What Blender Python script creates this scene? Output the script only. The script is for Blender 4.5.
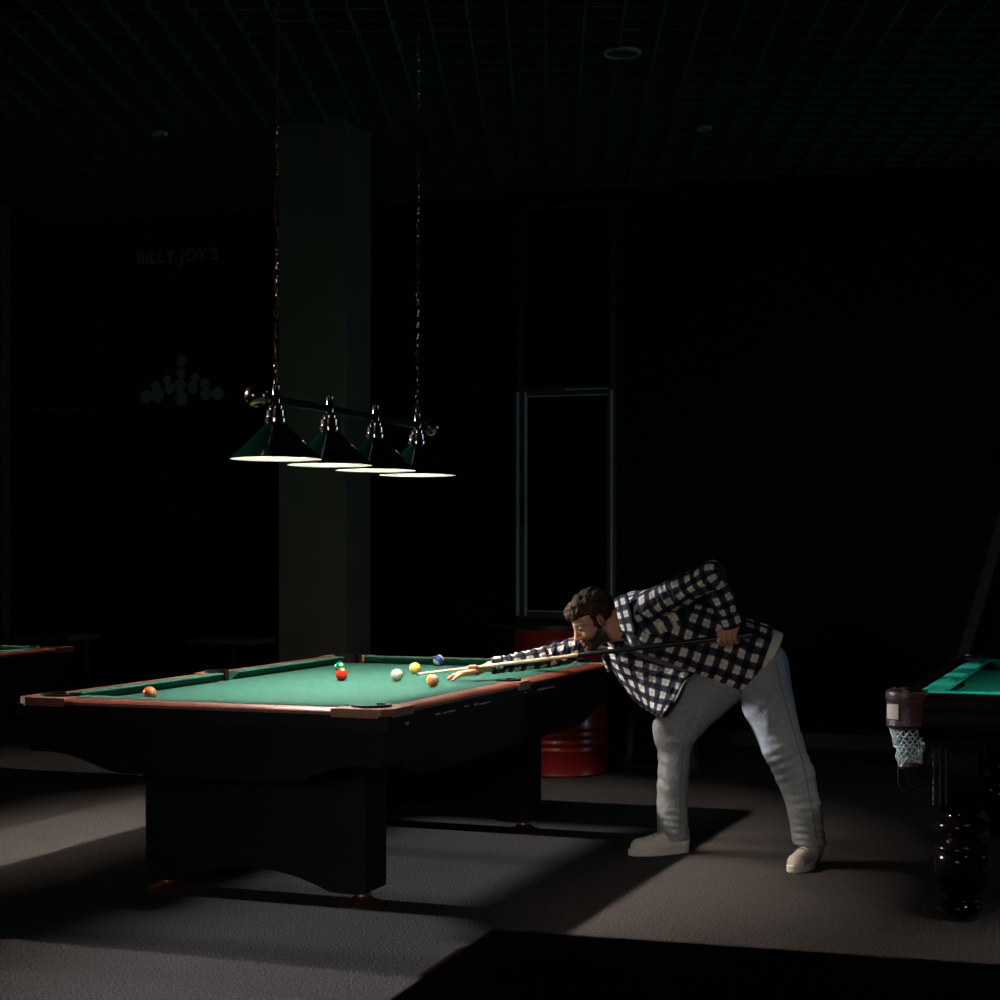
import bpy, bmesh, math, random
import numpy as np
from mathutils import Vector, Matrix

for _o in list(bpy.data.objects):
    bpy.data.objects.remove(_o)
scene = bpy.context.scene
COL = scene.collection
R = math.radians
PI = math.pi
random.seed(4)
rng = np.random.RandomState(7)

# ------------------------------------------------------------------ camera
CAM_H, FPX, HOR = 1.385, 1750.0, 545.0
cam_data = bpy.data.cameras.new('camera')
cam_data.sensor_width = 36.0
cam_data.lens = FPX / 1000.0 * 36.0
cam_data.shift_y = (HOR - 500.0) / 1000.0
cam_data.clip_start = 0.05
cam_data.clip_end = 100
cam = bpy.data.objects.new('camera', cam_data)
cam.location = (0, 0, CAM_H)
cam.rotation_euler = (R(90), 0, 0)
COL.objects.link(cam)
scene.camera = cam
cam_data.dof.use_dof = True
cam_data.dof.focus_distance = 7.75
cam_data.dof.aperture_fstop = 8.0

# ------------------------------------------------------------------ world, sun, window light, exposure
world = bpy.data.worlds.new('world')
scene.world = world
world.use_nodes = True
world.node_tree.nodes['Background'].inputs[0].default_value = (0.32, 0.55, 0.62, 1)
world.node_tree.nodes['Background'].inputs[1].default_value = 0.02

SUN_AZ, SUN_EL = R(21.0), R(18.5)
sd = bpy.data.lights.new('sun', 'SUN')
sd.energy = 4.6
sd.angle = R(2.6)
sd.color = (0.92, 0.92, 1.0)
sun = bpy.data.objects.new('sun', sd)
_d = Vector((math.cos(SUN_AZ) * math.cos(SUN_EL), -math.sin(SUN_AZ) * math.cos(SUN_EL), -math.sin(SUN_EL)))
sun.rotation_euler = _d.to_track_quat('-Z', 'Y').to_euler()
COL.objects.link(sun)

# room frame: s runs along the back wall, t comes from the back wall into the room
P0 = Vector((0.144, 12.6, 0))
RY = R(18.0)
US = Vector((math.cos(RY), -math.sin(RY), 0))
UT = Vector((-math.sin(RY), -math.cos(RY), 0))
def room(s, t, z=0.0):
    return P0 + US * s + UT * t + Vector((0, 0, z))
S0, S1, T1, CEIL, SLAB = -4.35, 8.0, 15.5, 3.9, 4.25

ad = bpy.data.lights.new('window_daylight', 'AREA')
ad.shape = 'RECTANGLE'
ad.size, ad.size_y = 2.6, 1.5
ad.energy = 27
ad.color = (0.55, 0.78, 1.0)
al = bpy.data.objects.new('window_daylight', ad)
al.location = room(S1 - 0.12, 3.2, 2.5)
al.rotation_euler = (room(3.0, 6.5, 0.9) - al.location).to_track_quat('-Z', 'Y').to_euler()
COL.objects.link(al)

scene.view_settings.view_transform = 'Standard'
scene.view_settings.look = 'None'
scene.view_settings.gamma = 1
scene.view_settings.use_curve_mapping = False
scene.view_settings.exposure = 0.0
BULB_W = 410.0

# soft fill lamp added on the camera's side
fd = bpy.data.lights.new('front_fill', 'AREA')
fd.shape = 'RECTANGLE'; fd.size, fd.size_y = 1.8, 1.4
fd.energy = 4.6; fd.color = (1.0, 0.93, 0.86); fd.spread = R(44)
fl = bpy.data.objects.new('front_fill', fd)
fl.location = (-2.4, 0.0, 1.9)
fl.rotation_euler = (Vector((0.9, 7.7, 0.1)) - fl.location).to_track_quat('-Z', 'Y').to_euler()
COL.objects.link(fl)

# ------------------------------------------------------------------ helpers
def W(px, py, Z):
    """place point that the photo shows at px,py when it stands Z metres in front of the camera"""
    return Vector(((px - 500.0) / FPX * Z, Z, CAM_H - (py - HOR) / FPX * Z))

def node_mat(name):
    m = bpy.data.materials.new(name)
    m.use_nodes = True
    nt = m.node_tree
    return m, nt, nt.nodes['Principled BSDF']

def mat(name, col, rough=0.6, metal=0.0, var=0.12, scale=30.0, bump=0.0, bscale=200.0, coat=0.0, spec=0.5, sheen=0.0):
    """one procedural material: base colour varied by noise, optional bump"""
    m, nt, b = node_mat(name)
    N, Lk = nt.nodes, nt.links
    tc = N.new('ShaderNodeTexCoord')
    nz = N.new('ShaderNodeTexNoise'); nz.inputs['Scale'].default_value = scale; nz.inputs['Detail'].default_value = 4
    Lk.new(tc.outputs['Object'], nz.inputs['Vector'])
    cr = N.new('ShaderNodeMix'); cr.data_type = 'RGBA'
    cr.inputs[6].default_value = tuple(max(0, c * (1 - var)) for c in col) + (1,)
    cr.inputs[7].default_value = tuple(min(1, c * (1 + var)) for c in col) + (1,)
    Lk.new(nz.outputs['Fac'], cr.inputs[0])
    Lk.new(cr.outputs[2], b.inputs['Base Color'])
    b.inputs['Roughness'].default_value = rough
    b.inputs['Metallic'].default_value = metal
    b.inputs['Coat Weight'].default_value = coat
    b.inputs['Specular IOR Level'].default_value = spec
    if sheen:
        b.inputs['Sheen Weight'].default_value = sheen
    if bump:
        n2 = N.new('ShaderNodeTexNoise'); n2.inputs['Scale'].default_value = bscale; n2.inputs['Detail'].default_value = 3
        Lk.new(tc.outputs['Object'], n2.inputs['Vector'])
        bp = N.new('ShaderNodeBump'); bp.inputs['Strength'].default_value = bump; bp.inputs['Distance'].default_value = 0.01
        Lk.new(n2.outputs['Fac'], bp.inputs['Height']); Lk.new(bp.outputs['Normal'], b.inputs['Normal'])
    return m

def wood_mat(name, c1, c2, rough=0.3, coat=0.4, sc=(3, 40, 40), spec=.5):
    m, nt, b = node_mat(name)
    b.inputs['Specular IOR Level'].default_value = spec
    N, Lk = nt.nodes, nt.links
    tc = N.new('ShaderNodeTexCoord'); mp = N.new('ShaderNodeMapping'); mp.inputs['Scale'].default_value = sc
    nz = N.new('ShaderNodeTexNoise'); nz.inputs['Scale'].default_value = 1.0; nz.inputs['Detail'].default_value = 6; nz.inputs['Distortion'].default_value = 1.2
    rp = N.new('ShaderNodeValToRGB')
    rp.color_ramp.elements[0].position = 0.3; rp.color_ramp.elements[0].color = c1 + (1,)
    rp.color_ramp.elements[1].position = 0.7; rp.color_ramp.elements[1].color = c2 + (1,)
    Lk.new(tc.outputs['Object'], mp.inputs[0]); Lk.new(mp.outputs[0], nz.inputs['Vector'])
    Lk.new(nz.outputs['Fac'], rp.inputs[0]); Lk.new(rp.outputs[0], b.inputs['Base Color'])
    b.inputs['Roughness'].default_value = rough; b.inputs['Coat Weight'].default_value = coat; b.inputs['Coat Roughness'].default_value = rough * .75
    return m

class MB:
    """collects shapes; build() links them as one mesh object"""
    def __init__(s):
        s.bm = bmesh.new()
    def poly(s, pts2, z0, z1, f=lambda x, y, z: (x, y, z)):
        a = [s.bm.verts.new(f(x, y, z0)) for x, y in pts2]
        b = [s.bm.verts.new(f(x, y, z1)) for x, y in pts2]
        n = len(a)
        s.bm.faces.new(a[::-1]); s.bm.faces.new(b)
        for i in range(n):
            j = (i + 1) % n
            s.bm.faces.new((a[i], a[j], b[j], b[i]))
        return s
    def box(s, lo, hi, f=lambda x, y, z: (x, y, z), bevel=0.0):
        x0, y0, z0 = lo; x1, y1, z1 = hi
        if bevel:
            b = bevel
            ring = [(x0 + b, y0), (x1 - b, y0), (x1, y0 + b), (x1, y1 - b), (x1 - b, y1), (x0 + b, y1), (x0, y1 - b), (x0, y0 + b)]
            ins = [(min(max(x, x0 + b), x1 - b), min(max(y, y0 + b), y1 - b)) for x, y in ring]
            ins = [(x0 + b * 1.0, y0 + b * .6), (x1 - b, y0 + b * .6), (x1 - b * .6, y0 + b), (x1 - b * .6, y1 - b), (x1 - b, y1 - b * .6), (x0 + b, y1 - b * .6), (x0 + b * .6, y1 - b), (x0 + b * .6, y0 + b)]
            s.loft([[f(x, y, z) for x, y in r] for r, z in ((ins, z0), (ring, z0 + b), (ring, z1 - b), (ins, z1))])
            return s
        return s.poly([(x0, y0), (x1, y0), (x1, y1), (x0, y1)], z0, z1, f)
    def loft(s, rings, closed=True, caps=True):
        vs = [[s.bm.verts.new(p) for p in r] for r in rings]
        n = len(vs[0])
        for a, b in zip(vs, vs[1:]):
            for i in range(n if closed else n - 1):
                j = (i + 1) % n
                s.bm.faces.new((a[i], a[j], b[j], b[i]))
        if caps and closed:
            s.bm.faces.new(vs[0][::-1]); s.bm.faces.new(vs[-1])
        return s
    def lathe(s, prof, c=(0, 0, 0), n=32, caps=True, M=None):
        rings = []
        for r, z in prof:
            ring = []
            for i in range(n):
                a = 2 * PI * i / n
                p = Vector((r * math.cos(a), r * math.sin(a), z))
                if M is not None: p = M @ p
                ring.append(Vector(c) + p)
            rings.append(ring)
        return s.loft(rings, True, caps)
    def tube(s, pts, r, n=8, closed=False, caps=True):
        pts = [Vector(p) for p in pts]
        rs = r if isinstance(r, (list, tuple)) else [r] * len(pts)
        rings = []; up = None
        m = len(pts)
        for i, p in enumerate(pts):
            if closed: t = pts[(i + 1) % m] - pts[i - 1]
            else: t = pts[min(i + 1, m - 1)] - pts[max(i - 1, 0)]
            t.normalize()
            if up is None:
                up = Vector((0, 0, 1)) if abs(t.z) < .9 else Vector((1, 0, 0))
            x = (up - t * up.dot(t)).normalized(); up = x
            y = t.cross(x)
            rings.append([p + (x * math.cos(2 * PI * k / n) + y * math.sin(2 * PI * k / n)) * rs[i] for k in range(n)])
        if closed:
            vs = [[s.bm.verts.new(q) for q in rg] for rg in rings]
            for i in range(m):
                a, b = vs[i], vs[(i + 1) % m]
                for k in range(n):
                    l = (k + 1) % n
                    s.bm.faces.new((a[k], a[l], b[l], b[k]))
            return s
        return s.loft(rings, True, caps)
    def sphere(s, c, r, sc=(1, 1, 1), u=24, v=14):
        res = bmesh.ops.create_uvsphere(s.bm, u_segments=u, v_segments=v, radius=r)
        for q in res['verts']:
            q.co = Vector((q.co.x * sc[0], q.co.y * sc[1], q.co.z * sc[2])) + Vector(c)
        return s
    def build(s, name, m, parent=None, smooth=True, angle=35):
        bmesh.ops.recalc_face_normals(s.bm, faces=s.bm.faces)
        for f in s.bm.faces: f.smooth = smooth
        if smooth:
            for e in s.bm.edges:
                if len(e.link_faces) == 2 and e.calc_face_angle(0) > R(angle): e.smooth = False
        me = bpy.data.meshes.new(name)
        s.bm.to_mesh(me); s.bm.free()
        me.materials.append(m)
        o = bpy.data.objects.new(name, me)
        COL.objects.link(o)
        if parent is not None: o.parent = parent
        return o

def tag(o, label, cat, group=None, kind=None):
    o['label'] = label; o['category'] = cat
    if group: o['group'] = group
    if kind: o['kind'] = kind
    return o
def empty(name, loc=(0, 0, 0), rz=0.0):
    o = bpy.data.objects.new(name, None)
    o.empty_display_size = 0.1
    o.location = loc; o.rotation_euler = (0, 0, rz)
    COL.objects.link(o)
    return o
def struct(o):
    o['kind'] = 'structure'
    return o
def copy_tree(o, parent=None):
    c = o.copy(); COL.objects.link(c)
    if parent is not None: c.parent = parent
    for ch in list(o.children): copy_tree(ch, c)
    return c

# ------------------------------------------------------------------ materials
M = {}
M['felt'] = mat('felt', (0.020, 0.078, 0.058), 0.95, var=.08, scale=60, bump=.05, bscale=900, spec=.08, sheen=.0)
M['felt_blue'] = mat('felt_blue', (0.009, 0.32, 0.23), 0.95, var=.08, scale=60, bump=.05, bscale=900, spec=.1)
M['rail_wood'] = wood_mat('rail_wood', (0.085, 0.018, 0.008), (0.24, 0.050, 0.020), .45, .9, (18, 3, 18))
M['casting'] = wood_mat('casting', (0.17, 0.062, 0.028), (0.40, 0.16, 0.085), .45, .9, (12, 12, 12))
M['black_panel'] = mat('black_panel', (0.006, 0.006, 0.007), 0.6, var=.2, scale=5, spec=.2)
M['black_rubber'] = mat('black_rubber', (0.004, 0.004, 0.004), .5, var=.1, spec=.2)
M['copper'] = mat('copper', (0.72, 0.34, 0.20), .42, 1.0, var=.1)
M['brass'] = mat('brass', (0.55, 0.40, 0.22), .18, 1.0, var=.1)
M['nickel'] = mat('nickel', (0.62, 0.55, 0.45), .15, 1.0, var=.05)
M['scuff'] = mat('scuff', (0.62, 0.62, 0.75), .6, var=.3, scale=120)
M['shade_green'] = mat('shade_green', (0.002, 0.016, 0.010), .16, var=.05, coat=.5, spec=.5)
M['shade_white'] = mat('shade_white', (0.80, 0.79, 0.76), .5, var=.01)
M['bar_green'] = mat('bar_green', (0.006, 0.03, 0.025), .3, var=.05)
M['gold_cord'] = mat('gold_cord', (0.45, 0.20, 0.05), .5, var=.2, scale=300)
M['column'] = mat('column', (0.135, 0.130, 0.112), .9, var=.08, scale=14, bump=.15, bscale=90)
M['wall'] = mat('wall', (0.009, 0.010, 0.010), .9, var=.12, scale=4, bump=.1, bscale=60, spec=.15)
M['frame'] = mat('frame', (0.020, 0.026, 0.028), .5, var=.05)
M['lit_edge'] = mat('lit_edge', (0.50, 0.72, 0.80), .35, var=.05)  # pale blue carries the light caught on the window frame edges
M['dark_glass'] = mat('dark_glass', (0.002, 0.002, 0.002), .1, var=.0, spec=.25)
M['ceil'] = mat('ceil', (0.034, 0.062, 0.056), .6, var=.1, scale=2)
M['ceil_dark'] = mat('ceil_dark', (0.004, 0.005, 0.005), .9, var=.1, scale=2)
M['drum_red'] = mat('drum_red', (0.30, 0.014, 0.014), .32, var=.25, scale=9, coat=.3, bump=.05, bscale=14)
M['dark_top'] = mat('dark_top', (0.014, 0.014, 0.013), .5, var=.2)
M['stool_wood'] = wood_mat('stool_wood', (0.018, 0.017, 0.015), (0.035, 0.033, 0.03), .6, .05)
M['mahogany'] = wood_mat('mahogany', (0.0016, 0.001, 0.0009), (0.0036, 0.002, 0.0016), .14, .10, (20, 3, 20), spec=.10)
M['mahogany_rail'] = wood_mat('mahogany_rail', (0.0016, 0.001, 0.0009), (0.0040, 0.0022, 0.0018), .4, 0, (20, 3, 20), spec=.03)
M['leather'] = mat('leather', (0.036, 0.013, 0.014), .35, var=.2, scale=60, bump=.2, bscale=180)
M['tan'] = mat('tan', (0.34, 0.28, 0.22), .7, var=.15, scale=80)
M['net'] = mat('net', (0.40, 0.48, 0.47), .8, var=.2, scale=60)
M['steel_dark'] = mat('steel_dark', (0.03, 0.03, 0.03), .35, .6, var=.1)
M['poster'] = mat('poster', (0.006, 0.007, 0.007), .6, var=.1)
M['poster_ink'] = mat('poster_ink', (0.42, 0.48, 0.48), .7, var=.15)
M['table_top'] = mat('table_top', (0.22, 0.20, 0.17), .7, var=.1)
M['speaker'] = mat('speaker', (0.35, 0.33, 0.28), .6, var=.05)
M['grille'] = mat('grille', (0.05, 0.05, 0.045), .7, var=.3, scale=300)
M['radiator'] = mat('radiator', (0.05, 0.05, 0.05), .5, var=.1)
M['timber'] = wood_mat('timber', (0.03, 0.022, 0.014), (0.06, 0.045, 0.03), .7, 0)
M['denim'] = mat('denim', (0.31, 0.33, 0.345), .9, var=.30, scale=55, bump=.5, bscale=28, spec=.15)
M['denim_seam'] = mat('denim_seam', (0.14, 0.17, 0.21), .9, var=.2, scale=200)
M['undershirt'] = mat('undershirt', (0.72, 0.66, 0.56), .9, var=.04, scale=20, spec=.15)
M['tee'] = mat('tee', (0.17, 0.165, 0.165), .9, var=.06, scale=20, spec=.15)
M['shoe'] = mat('shoe', (0.80, 0.76, 0.67), .55, var=.06, scale=30)
M['sole'] = mat('sole', (0.80, 0.76, 0.68), .6, var=.06)
M['lace'] = mat('lace', (0.13, 0.12, 0.11), .8, var=.1)
M['hair'] = mat('hair', (0.050, 0.024, 0.013), .75, var=.6, scale=90, bump=1.0, bscale=150, spec=.2)
M['eye_white'] = mat('eye_white', (0.36, 0.33, 0.30), .35, var=.02)
M['iris'] = mat('iris', (0.03, 0.02, 0.012), .2, var=.02)
M['cue_maple'] = wood_mat('cue_maple', (0.40, 0.31, 0.19), (0.52, 0.41, 0.27), .4, .2, (40, 40, 40))
M['cue_black'] = mat('cue_black', (0.008, 0.008, 0.009), .3, var=.1, coat=.3)
M['cue_white'] = mat('cue_white', (0.50, 0.48, 0.43), .3, var=.02)
M['chalk_blue'] = mat('chalk_blue', (0.03, 0.05, 0.09), .9, var=.1)
M['chalk_red'] = mat('chalk_red', (0.42, 0.12, 0.09), .9, var=.1)
M['chalk_dark'] = mat('chalk_dark', (0.03, 0.012, 0.010), .9, var=.1)

def floor_mat():
    m, nt, b = node_mat('carpet')
    N, Lk = nt.nodes, nt.links
    tc = N.new('ShaderNodeTexCoord')
    n1 = N.new('ShaderNodeTexNoise'); n1.inputs['Scale'].default_value = 105; n1.inputs['Detail'].default_value = 4
    n2 = N.new('ShaderNodeTexNoise'); n2.inputs['Scale'].default_value = 1.3; n2.inputs['Detail'].default_value = 3
    for n in (n1, n2): Lk.new(tc.outputs['Object'], n.inputs['Vector'])
    r1 = N.new('ShaderNodeValToRGB')
    r1.color_ramp.elements[0].position = .40; r1.color_ramp.elements[0].color = (0.042, 0.039, 0.039, 1)
    r1.color_ramp.elements[1].position = .62; r1.color_ramp.elements[1].color = (0.116, 0.107, 0.106, 1)
    Lk.new(n1.outputs['Fac'], r1.inputs[0])
    mx = N.new('ShaderNodeMix'); mx.data_type = 'RGBA'; mx.blend_type = 'MULTIPLY'; mx.inputs[0].default_value = .5
    r2 = N.new('ShaderNodeValToRGB'); r2.color_ramp.elements[0].color = (.62, .62, .62, 1); r2.color_ramp.elements[1].color = (1.1, 1.1, 1.1, 1)
    Lk.new(n2.outputs['Fac'], r2.inputs[0])
    Lk.new(r1.outputs[0], mx.inputs[6]); Lk.new(r2.outputs[0], mx.inputs[7]); Lk.new(mx.outputs[2], b.inputs['Base Color'])
    b.inputs['Roughness'].default_value = .95; b.inputs['Specular IOR Level'].default_value = .1
    bp = N.new('ShaderNodeBump'); bp.inputs['Strength'].default_value = .7; bp.inputs['Distance'].default_value = .006
    Lk.new(n1.outputs['Fac'], bp.inputs['Height']); Lk.new(bp.outputs['Normal'], b.inputs['Normal'])
    return m
M['carpet'] = floor_mat()

def plaid_mat(name='plaid', attr='plaid'):
    """cream flannel with broad navy-black checks laid out by the cloth coordinates"""
    m, nt, b = node_mat(name)
    N, Lk = nt.nodes, nt.links
    at = N.new('ShaderNodeAttribute'); at.attribute_name = attr
    nz = N.new('ShaderNodeTexNoise'); nz.inputs['Scale'].default_value = 9; nz.inputs['Detail'].default_value = 2
    Lk.new(at.outputs['Vector'], nz.inputs['Vector'])
    sep = N.new('ShaderNodeSeparateXYZ'); Lk.new(at.outputs['Vector'], sep.inputs[0])
    def math_(op, a, bb=None, clamp=False):
        n = N.new('ShaderNodeMath'); n.operation = op; n.use_clamp = clamp
        for i, v in enumerate((a, bb)):
            if v is None: continue
            if isinstance(v, (int, float)): n.inputs[i].default_value = v
            else: Lk.new(v, n.inputs[i])
        return n.outputs[0]
    def band(src, period, width, off=0.0, soft=12):
        a = math_('ADD', src, off); a = math_('DIVIDE', a, period); a = math_('FRACT', a)
        a = math_('SUBTRACT', a, .5); a = math_('ABSOLUTE', a)
        a = math_('SUBTRACT', width / 2, a); a = math_('MULTIPLY', a, soft); return math_('ADD', a, .5, True)
    bx, by = band(sep.outputs[0], .060, .49), band(sep.outputs[1], .060, .49)
    tx, ty = band(sep.outputs[0], .060, .05, .030, 30), band(sep.outputs[1], .060, .05, .030, 30)
    s1 = math_('ADD', bx, by); s2 = math_('MULTIPLY', s1, .5)
    th = math_('MULTIPLY', math_('MAXIMUM', tx, ty), .45)
    rp = N.new('ShaderNodeValToRGB'); e = rp.color_ramp.elements
    e[0].position = 0; e[0].color = (0.76, 0.68, 0.57, 1)
    e[1].position = 1; e[1].color = (0.008, 0.009, 0.014, 1)
    mid = e.new(.5); mid.color = (0.034, 0.038, 0.055, 1)
    Lk.new(s2, rp.inputs[0])
    mx = N.new('ShaderNodeMix'); mx.data_type = 'RGBA'; Lk.new(th, mx.inputs[0]); Lk.new(rp.outputs[0], mx.inputs[6]); mx.inputs[7].default_value = (0.08, 0.085, 0.12, 1)
    Lk.new(mx.outputs[2], b.inputs['Base Color'])
    b.inputs['Roughness'].default_value = .9; b.inputs['Specular IOR Level'].default_value = .15
    tc = N.new('ShaderNodeTexCoord'); n2 = N.new('ShaderNodeTexNoise'); n2.inputs['Scale'].default_value = 14; n2.inputs['Detail'].default_value = 3; n2.inputs['Distortion'].default_value = .8
    Lk.new(tc.outputs['Object'], n2.inputs['Vector'])
    bp = N.new('ShaderNodeBump'); bp.inputs['Strength'].default_value = .7; bp.inputs['Distance'].default_value = .03
    Lk.new(n2.outputs['Fac'], bp.inputs['Height']); Lk.new(bp.outputs['Normal'], b.inputs['Normal'])
    return m
M['plaid'] = plaid_mat()

def skin_mat():
    m, nt, b = node_mat('skin')
    N, Lk = nt.nodes, nt.links
    at = N.new('ShaderNodeAttribute'); at.attribute_name = 'beard'
    nz = N.new('ShaderNodeTexNoise'); nz.inputs['Scale'].default_value = 35
    tc = N.new('ShaderNodeTexCoord'); Lk.new(tc.outputs['Object'], nz.inputs['Vector'])
    r = N.new('ShaderNodeValToRGB'); r.color_ramp.elements[0].color = (0.46, 0.20, 0.115, 1); r.color_ramp.elements[1].color = (0.64, 0.32, 0.20, 1)
    Lk.new(nz.outputs['Fac'], r.inputs[0])
    mx = N.new('ShaderNodeMix'); mx.data_type = 'RGBA'; Lk.new(at.outputs['Fac'], mx.inputs[0]); Lk.new(r.outputs[0], mx.inputs[6]); mx.inputs[7].default_value = (0.022, 0.012, 0.008, 1)
    Lk.new(mx.outputs[2], b.inputs['Base Color']); b.inputs['Roughness'].default_value = .5
    b.inputs['Subsurface Weight'].default_value = 0.0
    return m
M['skin'] = skin_mat()

def ball_mat(name, col, stripe):
    m, nt, b = node_mat(name)
    N, Lk = nt.nodes, nt.links
    tc = N.new('ShaderNodeTexCoord'); sep = N.new('ShaderNodeSeparateXYZ'); Lk.new(tc.outputs['Object'], sep.inputs[0])
    def mth(op, a, bb=None):
        n = N.new('ShaderNodeMath'); n.operation = op
        for i, v in enumerate((a, bb)):
            if v is None: continue
            if isinstance(v, (int, float)): n.inputs[i].default_value = v
            else: Lk.new(v, n.inputs[i])
        return n.outputs[0]
    if stripe:
        f = mth('GREATER_THAN', mth('ABSOLUTE', sep.outputs[2]), .0145)
    else:
        f = mth('GREATER_THAN', 0.0, 1.0)
    # number disc on +-x
    r2 = mth('ADD', mth('MULTIPLY', sep.outputs[1], sep.outputs[1]), mth('MULTIPLY', sep.outputs[2], sep.outputs[2]))
    dsc = mth('LESS_THAN', r2, .0085 ** 2)
    f = mth('MAXIMUM', f, dsc)
    mx = N.new('ShaderNodeMix'); mx.data_type = 'RGBA'; Lk.new(f, mx.inputs[0]); mx.inputs[6].default_value = col + (1,); mx.inputs[7].default_value = (.40, .37, .30, 1)
    Lk.new(mx.outputs[2], b.inputs['Base Color']); b.inputs['Roughness'].default_value = .12; b.inputs['Coat Weight'].default_value = .3
    return m

# ------------------------------------------------------------------ room shell
def rf(s, t, z): return room(s, t, z)
o = struct(MB().box((S0, 0, -0.1), (S1, T1, 0), rf).build('floor', M['carpet'], smooth=False))
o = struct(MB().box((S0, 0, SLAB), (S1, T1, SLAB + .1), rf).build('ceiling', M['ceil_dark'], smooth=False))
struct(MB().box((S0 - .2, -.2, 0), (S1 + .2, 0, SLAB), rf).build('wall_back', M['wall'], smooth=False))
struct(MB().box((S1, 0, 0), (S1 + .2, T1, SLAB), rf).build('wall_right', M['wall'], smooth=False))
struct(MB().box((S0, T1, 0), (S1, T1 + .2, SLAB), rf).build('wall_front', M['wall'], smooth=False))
# left wall with a long row of windows towards the low daylight
WT0, WT1, WZ0, WZ1 = 3.4, 7.3, 1.62, 3.86
wb = MB()
wb.box((S0 - .2, 0, 0), (S0, WT0, SLAB), rf); wb.box((S0 - .2, WT1, 0), (S0, T1, SLAB), rf)
wb.box((S0 - .2, WT0, 0), (S0, WT1, WZ0), rf); wb.box((S0 - .2, WT0, WZ1), (S0, WT1, SLAB), rf)
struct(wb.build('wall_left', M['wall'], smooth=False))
mu = MB()
for k in range(5):
    t = WT0 + (WT1 - WT0) * k / 4
    mu.box((S0 - .13, t - .03, WZ0), (S0 - .07, t + .03, WZ1), rf)
mu.box((S0 - .13, WT0, WZ0), (S0 - .07, WT1, WZ0 + .06), rf); mu.box((S0 - .13, WT0, WZ1 - .06), (S0 - .07, WT1, WZ1), rf)
struct(mu.build('window_3', M['frame'], smooth=False))
struct(MB().box((S0, .0, 0), (S1, .015, .1), rf).build('baseboard_back', M['dark_top'], smooth=False))

# open-cell louvre ceiling, turned against the walls
GY = R(1.5)
ga, gb = Vector((math.cos(GY), -math.sin(GY), 0)), Vector((math.sin(GY), math.cos(GY), 0))
corners = [room(S0, 0), room(S1, 0), room(S1, T1), room(S0, T1)]
def clip_line(p, d):
    lo, hi = -60.0, 60.0
    for n, c in ((US, S0), (-US, -S1), (UT, 0), (-UT, -T1)):
        a = (p - P0).dot(n) - c; b = d.dot(n)
        if abs(b) < 1e-9:
            if a < 0: return None
            continue
        t = -a / b
        if b > 0: lo = max(lo, t)
        else: hi = min(hi, t)
    return (p + d * lo, p + d * hi) if hi > lo else None
lv = MB(); CELL = .186
def slat(p, d, perp, z0, z1):
    c = clip_line(p, d)
    if not c: return
    a, b = c; w = perp * .006
    pts = [a - w, b - w, b + w, a + w]
    lv.poly([(q.x, q.y) for q in pts], z0, z1)
for k in range(-60, 61):
    slat(ga * (CELL * k), gb, ga, CEIL, CEIL + .05)
for k in range(10, 100):
    slat(gb * (CELL * k), ga, gb, CEIL + .001, CEIL + .049)
lvo = lv.build('ceiling', M['ceil'], smooth=False); struct(lvo)

# columns
def column(name, p, w, d, label):
    f = lambda x, y, z: Vector((p.x, p.y, 0)) + US * x - UT * y + Vector((0, 0, z))
    o = MB().box((-w, 0, 0), (0, d, CEIL + .3), f).build(name, M['column'], smooth=False)
    struct(o); return o
column('wall_column', W(345, 545, 10.4), .43, .40, '')
column('wall_column', W(2, 545, 12.9), .5, .10, '')

# windows in the back wall
def wx(px):
    """s coordinate on the back wall of photo column px"""
    k = (px - 500) / FPX
    # P0 + US*s hits X = k*Y
    return (k * P0.y - P0.x) / (US.x - k * US.y)
def window(name, s0, s1, z0, z1, ztr, handle=True):
    f = lambda s, t, z: room(s, t, z)
    root = struct(empty(name, room((s0 + s1) / 2, 0, z0)))
    L_ = lambda s, t, z: room(s, t, z) - root.location
    fr = MB(); w = .05
    for a, b in ((s0, s0 + w), (s1 - w, s1)): fr.box((a, 0, z0), (b, .05, z1), L_)
    for a, b in ((z0, z0 + w), (z1 - w, z1), (ztr - w / 2, ztr + w / 2)): fr.box((s0 + w, 0, a), (s1 - w, .05, b), L_)
    fr.build('window_frame', M['frame'], root, smooth=False)
    MB().box((s0 + w, .0, z0 + w), (s1 - w, .012, z1 - w), L_).build('pane', M['dark_glass'], root, smooth=False)
    sh = MB(); e = .075; a0, a1, b0, b1 = s0 + .03, s1 - .03, z0 + .02, ztr - .01; v = .03
    sh.box((a0, .05, b0), (a0 + v, e, b1), L_); sh.box((a1 - v, .05, b0), (a1, e, b1), L_)
    sh.box((a0 + v, .05, b0), (a1 - v, e, b0 + v), L_); sh.box((a0 + v, .05, b1 - v), (a1 - v, e, b1), L_)
    so = sh.build('sash', M['frame'], root, smooth=False)
    bd = MB()  # thin pale strips painted as light along the frame edges, not real beading
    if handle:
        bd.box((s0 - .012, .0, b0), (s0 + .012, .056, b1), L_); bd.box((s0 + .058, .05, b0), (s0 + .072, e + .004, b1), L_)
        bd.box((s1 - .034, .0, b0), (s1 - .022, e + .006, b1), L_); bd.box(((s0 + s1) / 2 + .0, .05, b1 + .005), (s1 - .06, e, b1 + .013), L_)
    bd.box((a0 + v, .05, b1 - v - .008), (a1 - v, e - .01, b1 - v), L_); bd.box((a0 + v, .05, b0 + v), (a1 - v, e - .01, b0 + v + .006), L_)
    bd.build('lit_edge_strip', M['lit_edge'], root, smooth=False)
    if handle:
        MB().box((a0 + .004, e, 1.52), (a0 + .026, e + .035, 1.66), L_, bevel=.004).build('handle', M['black_rubber'], so)
    MB().box((s0 - .17, 0, z0 - .075), (s1 + .1, .22, z0 - .04), L_, bevel=.006).build('window_sill', M['dark_top'], root)
    return root
s_a, s_b = wx(520), wx(618)
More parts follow.
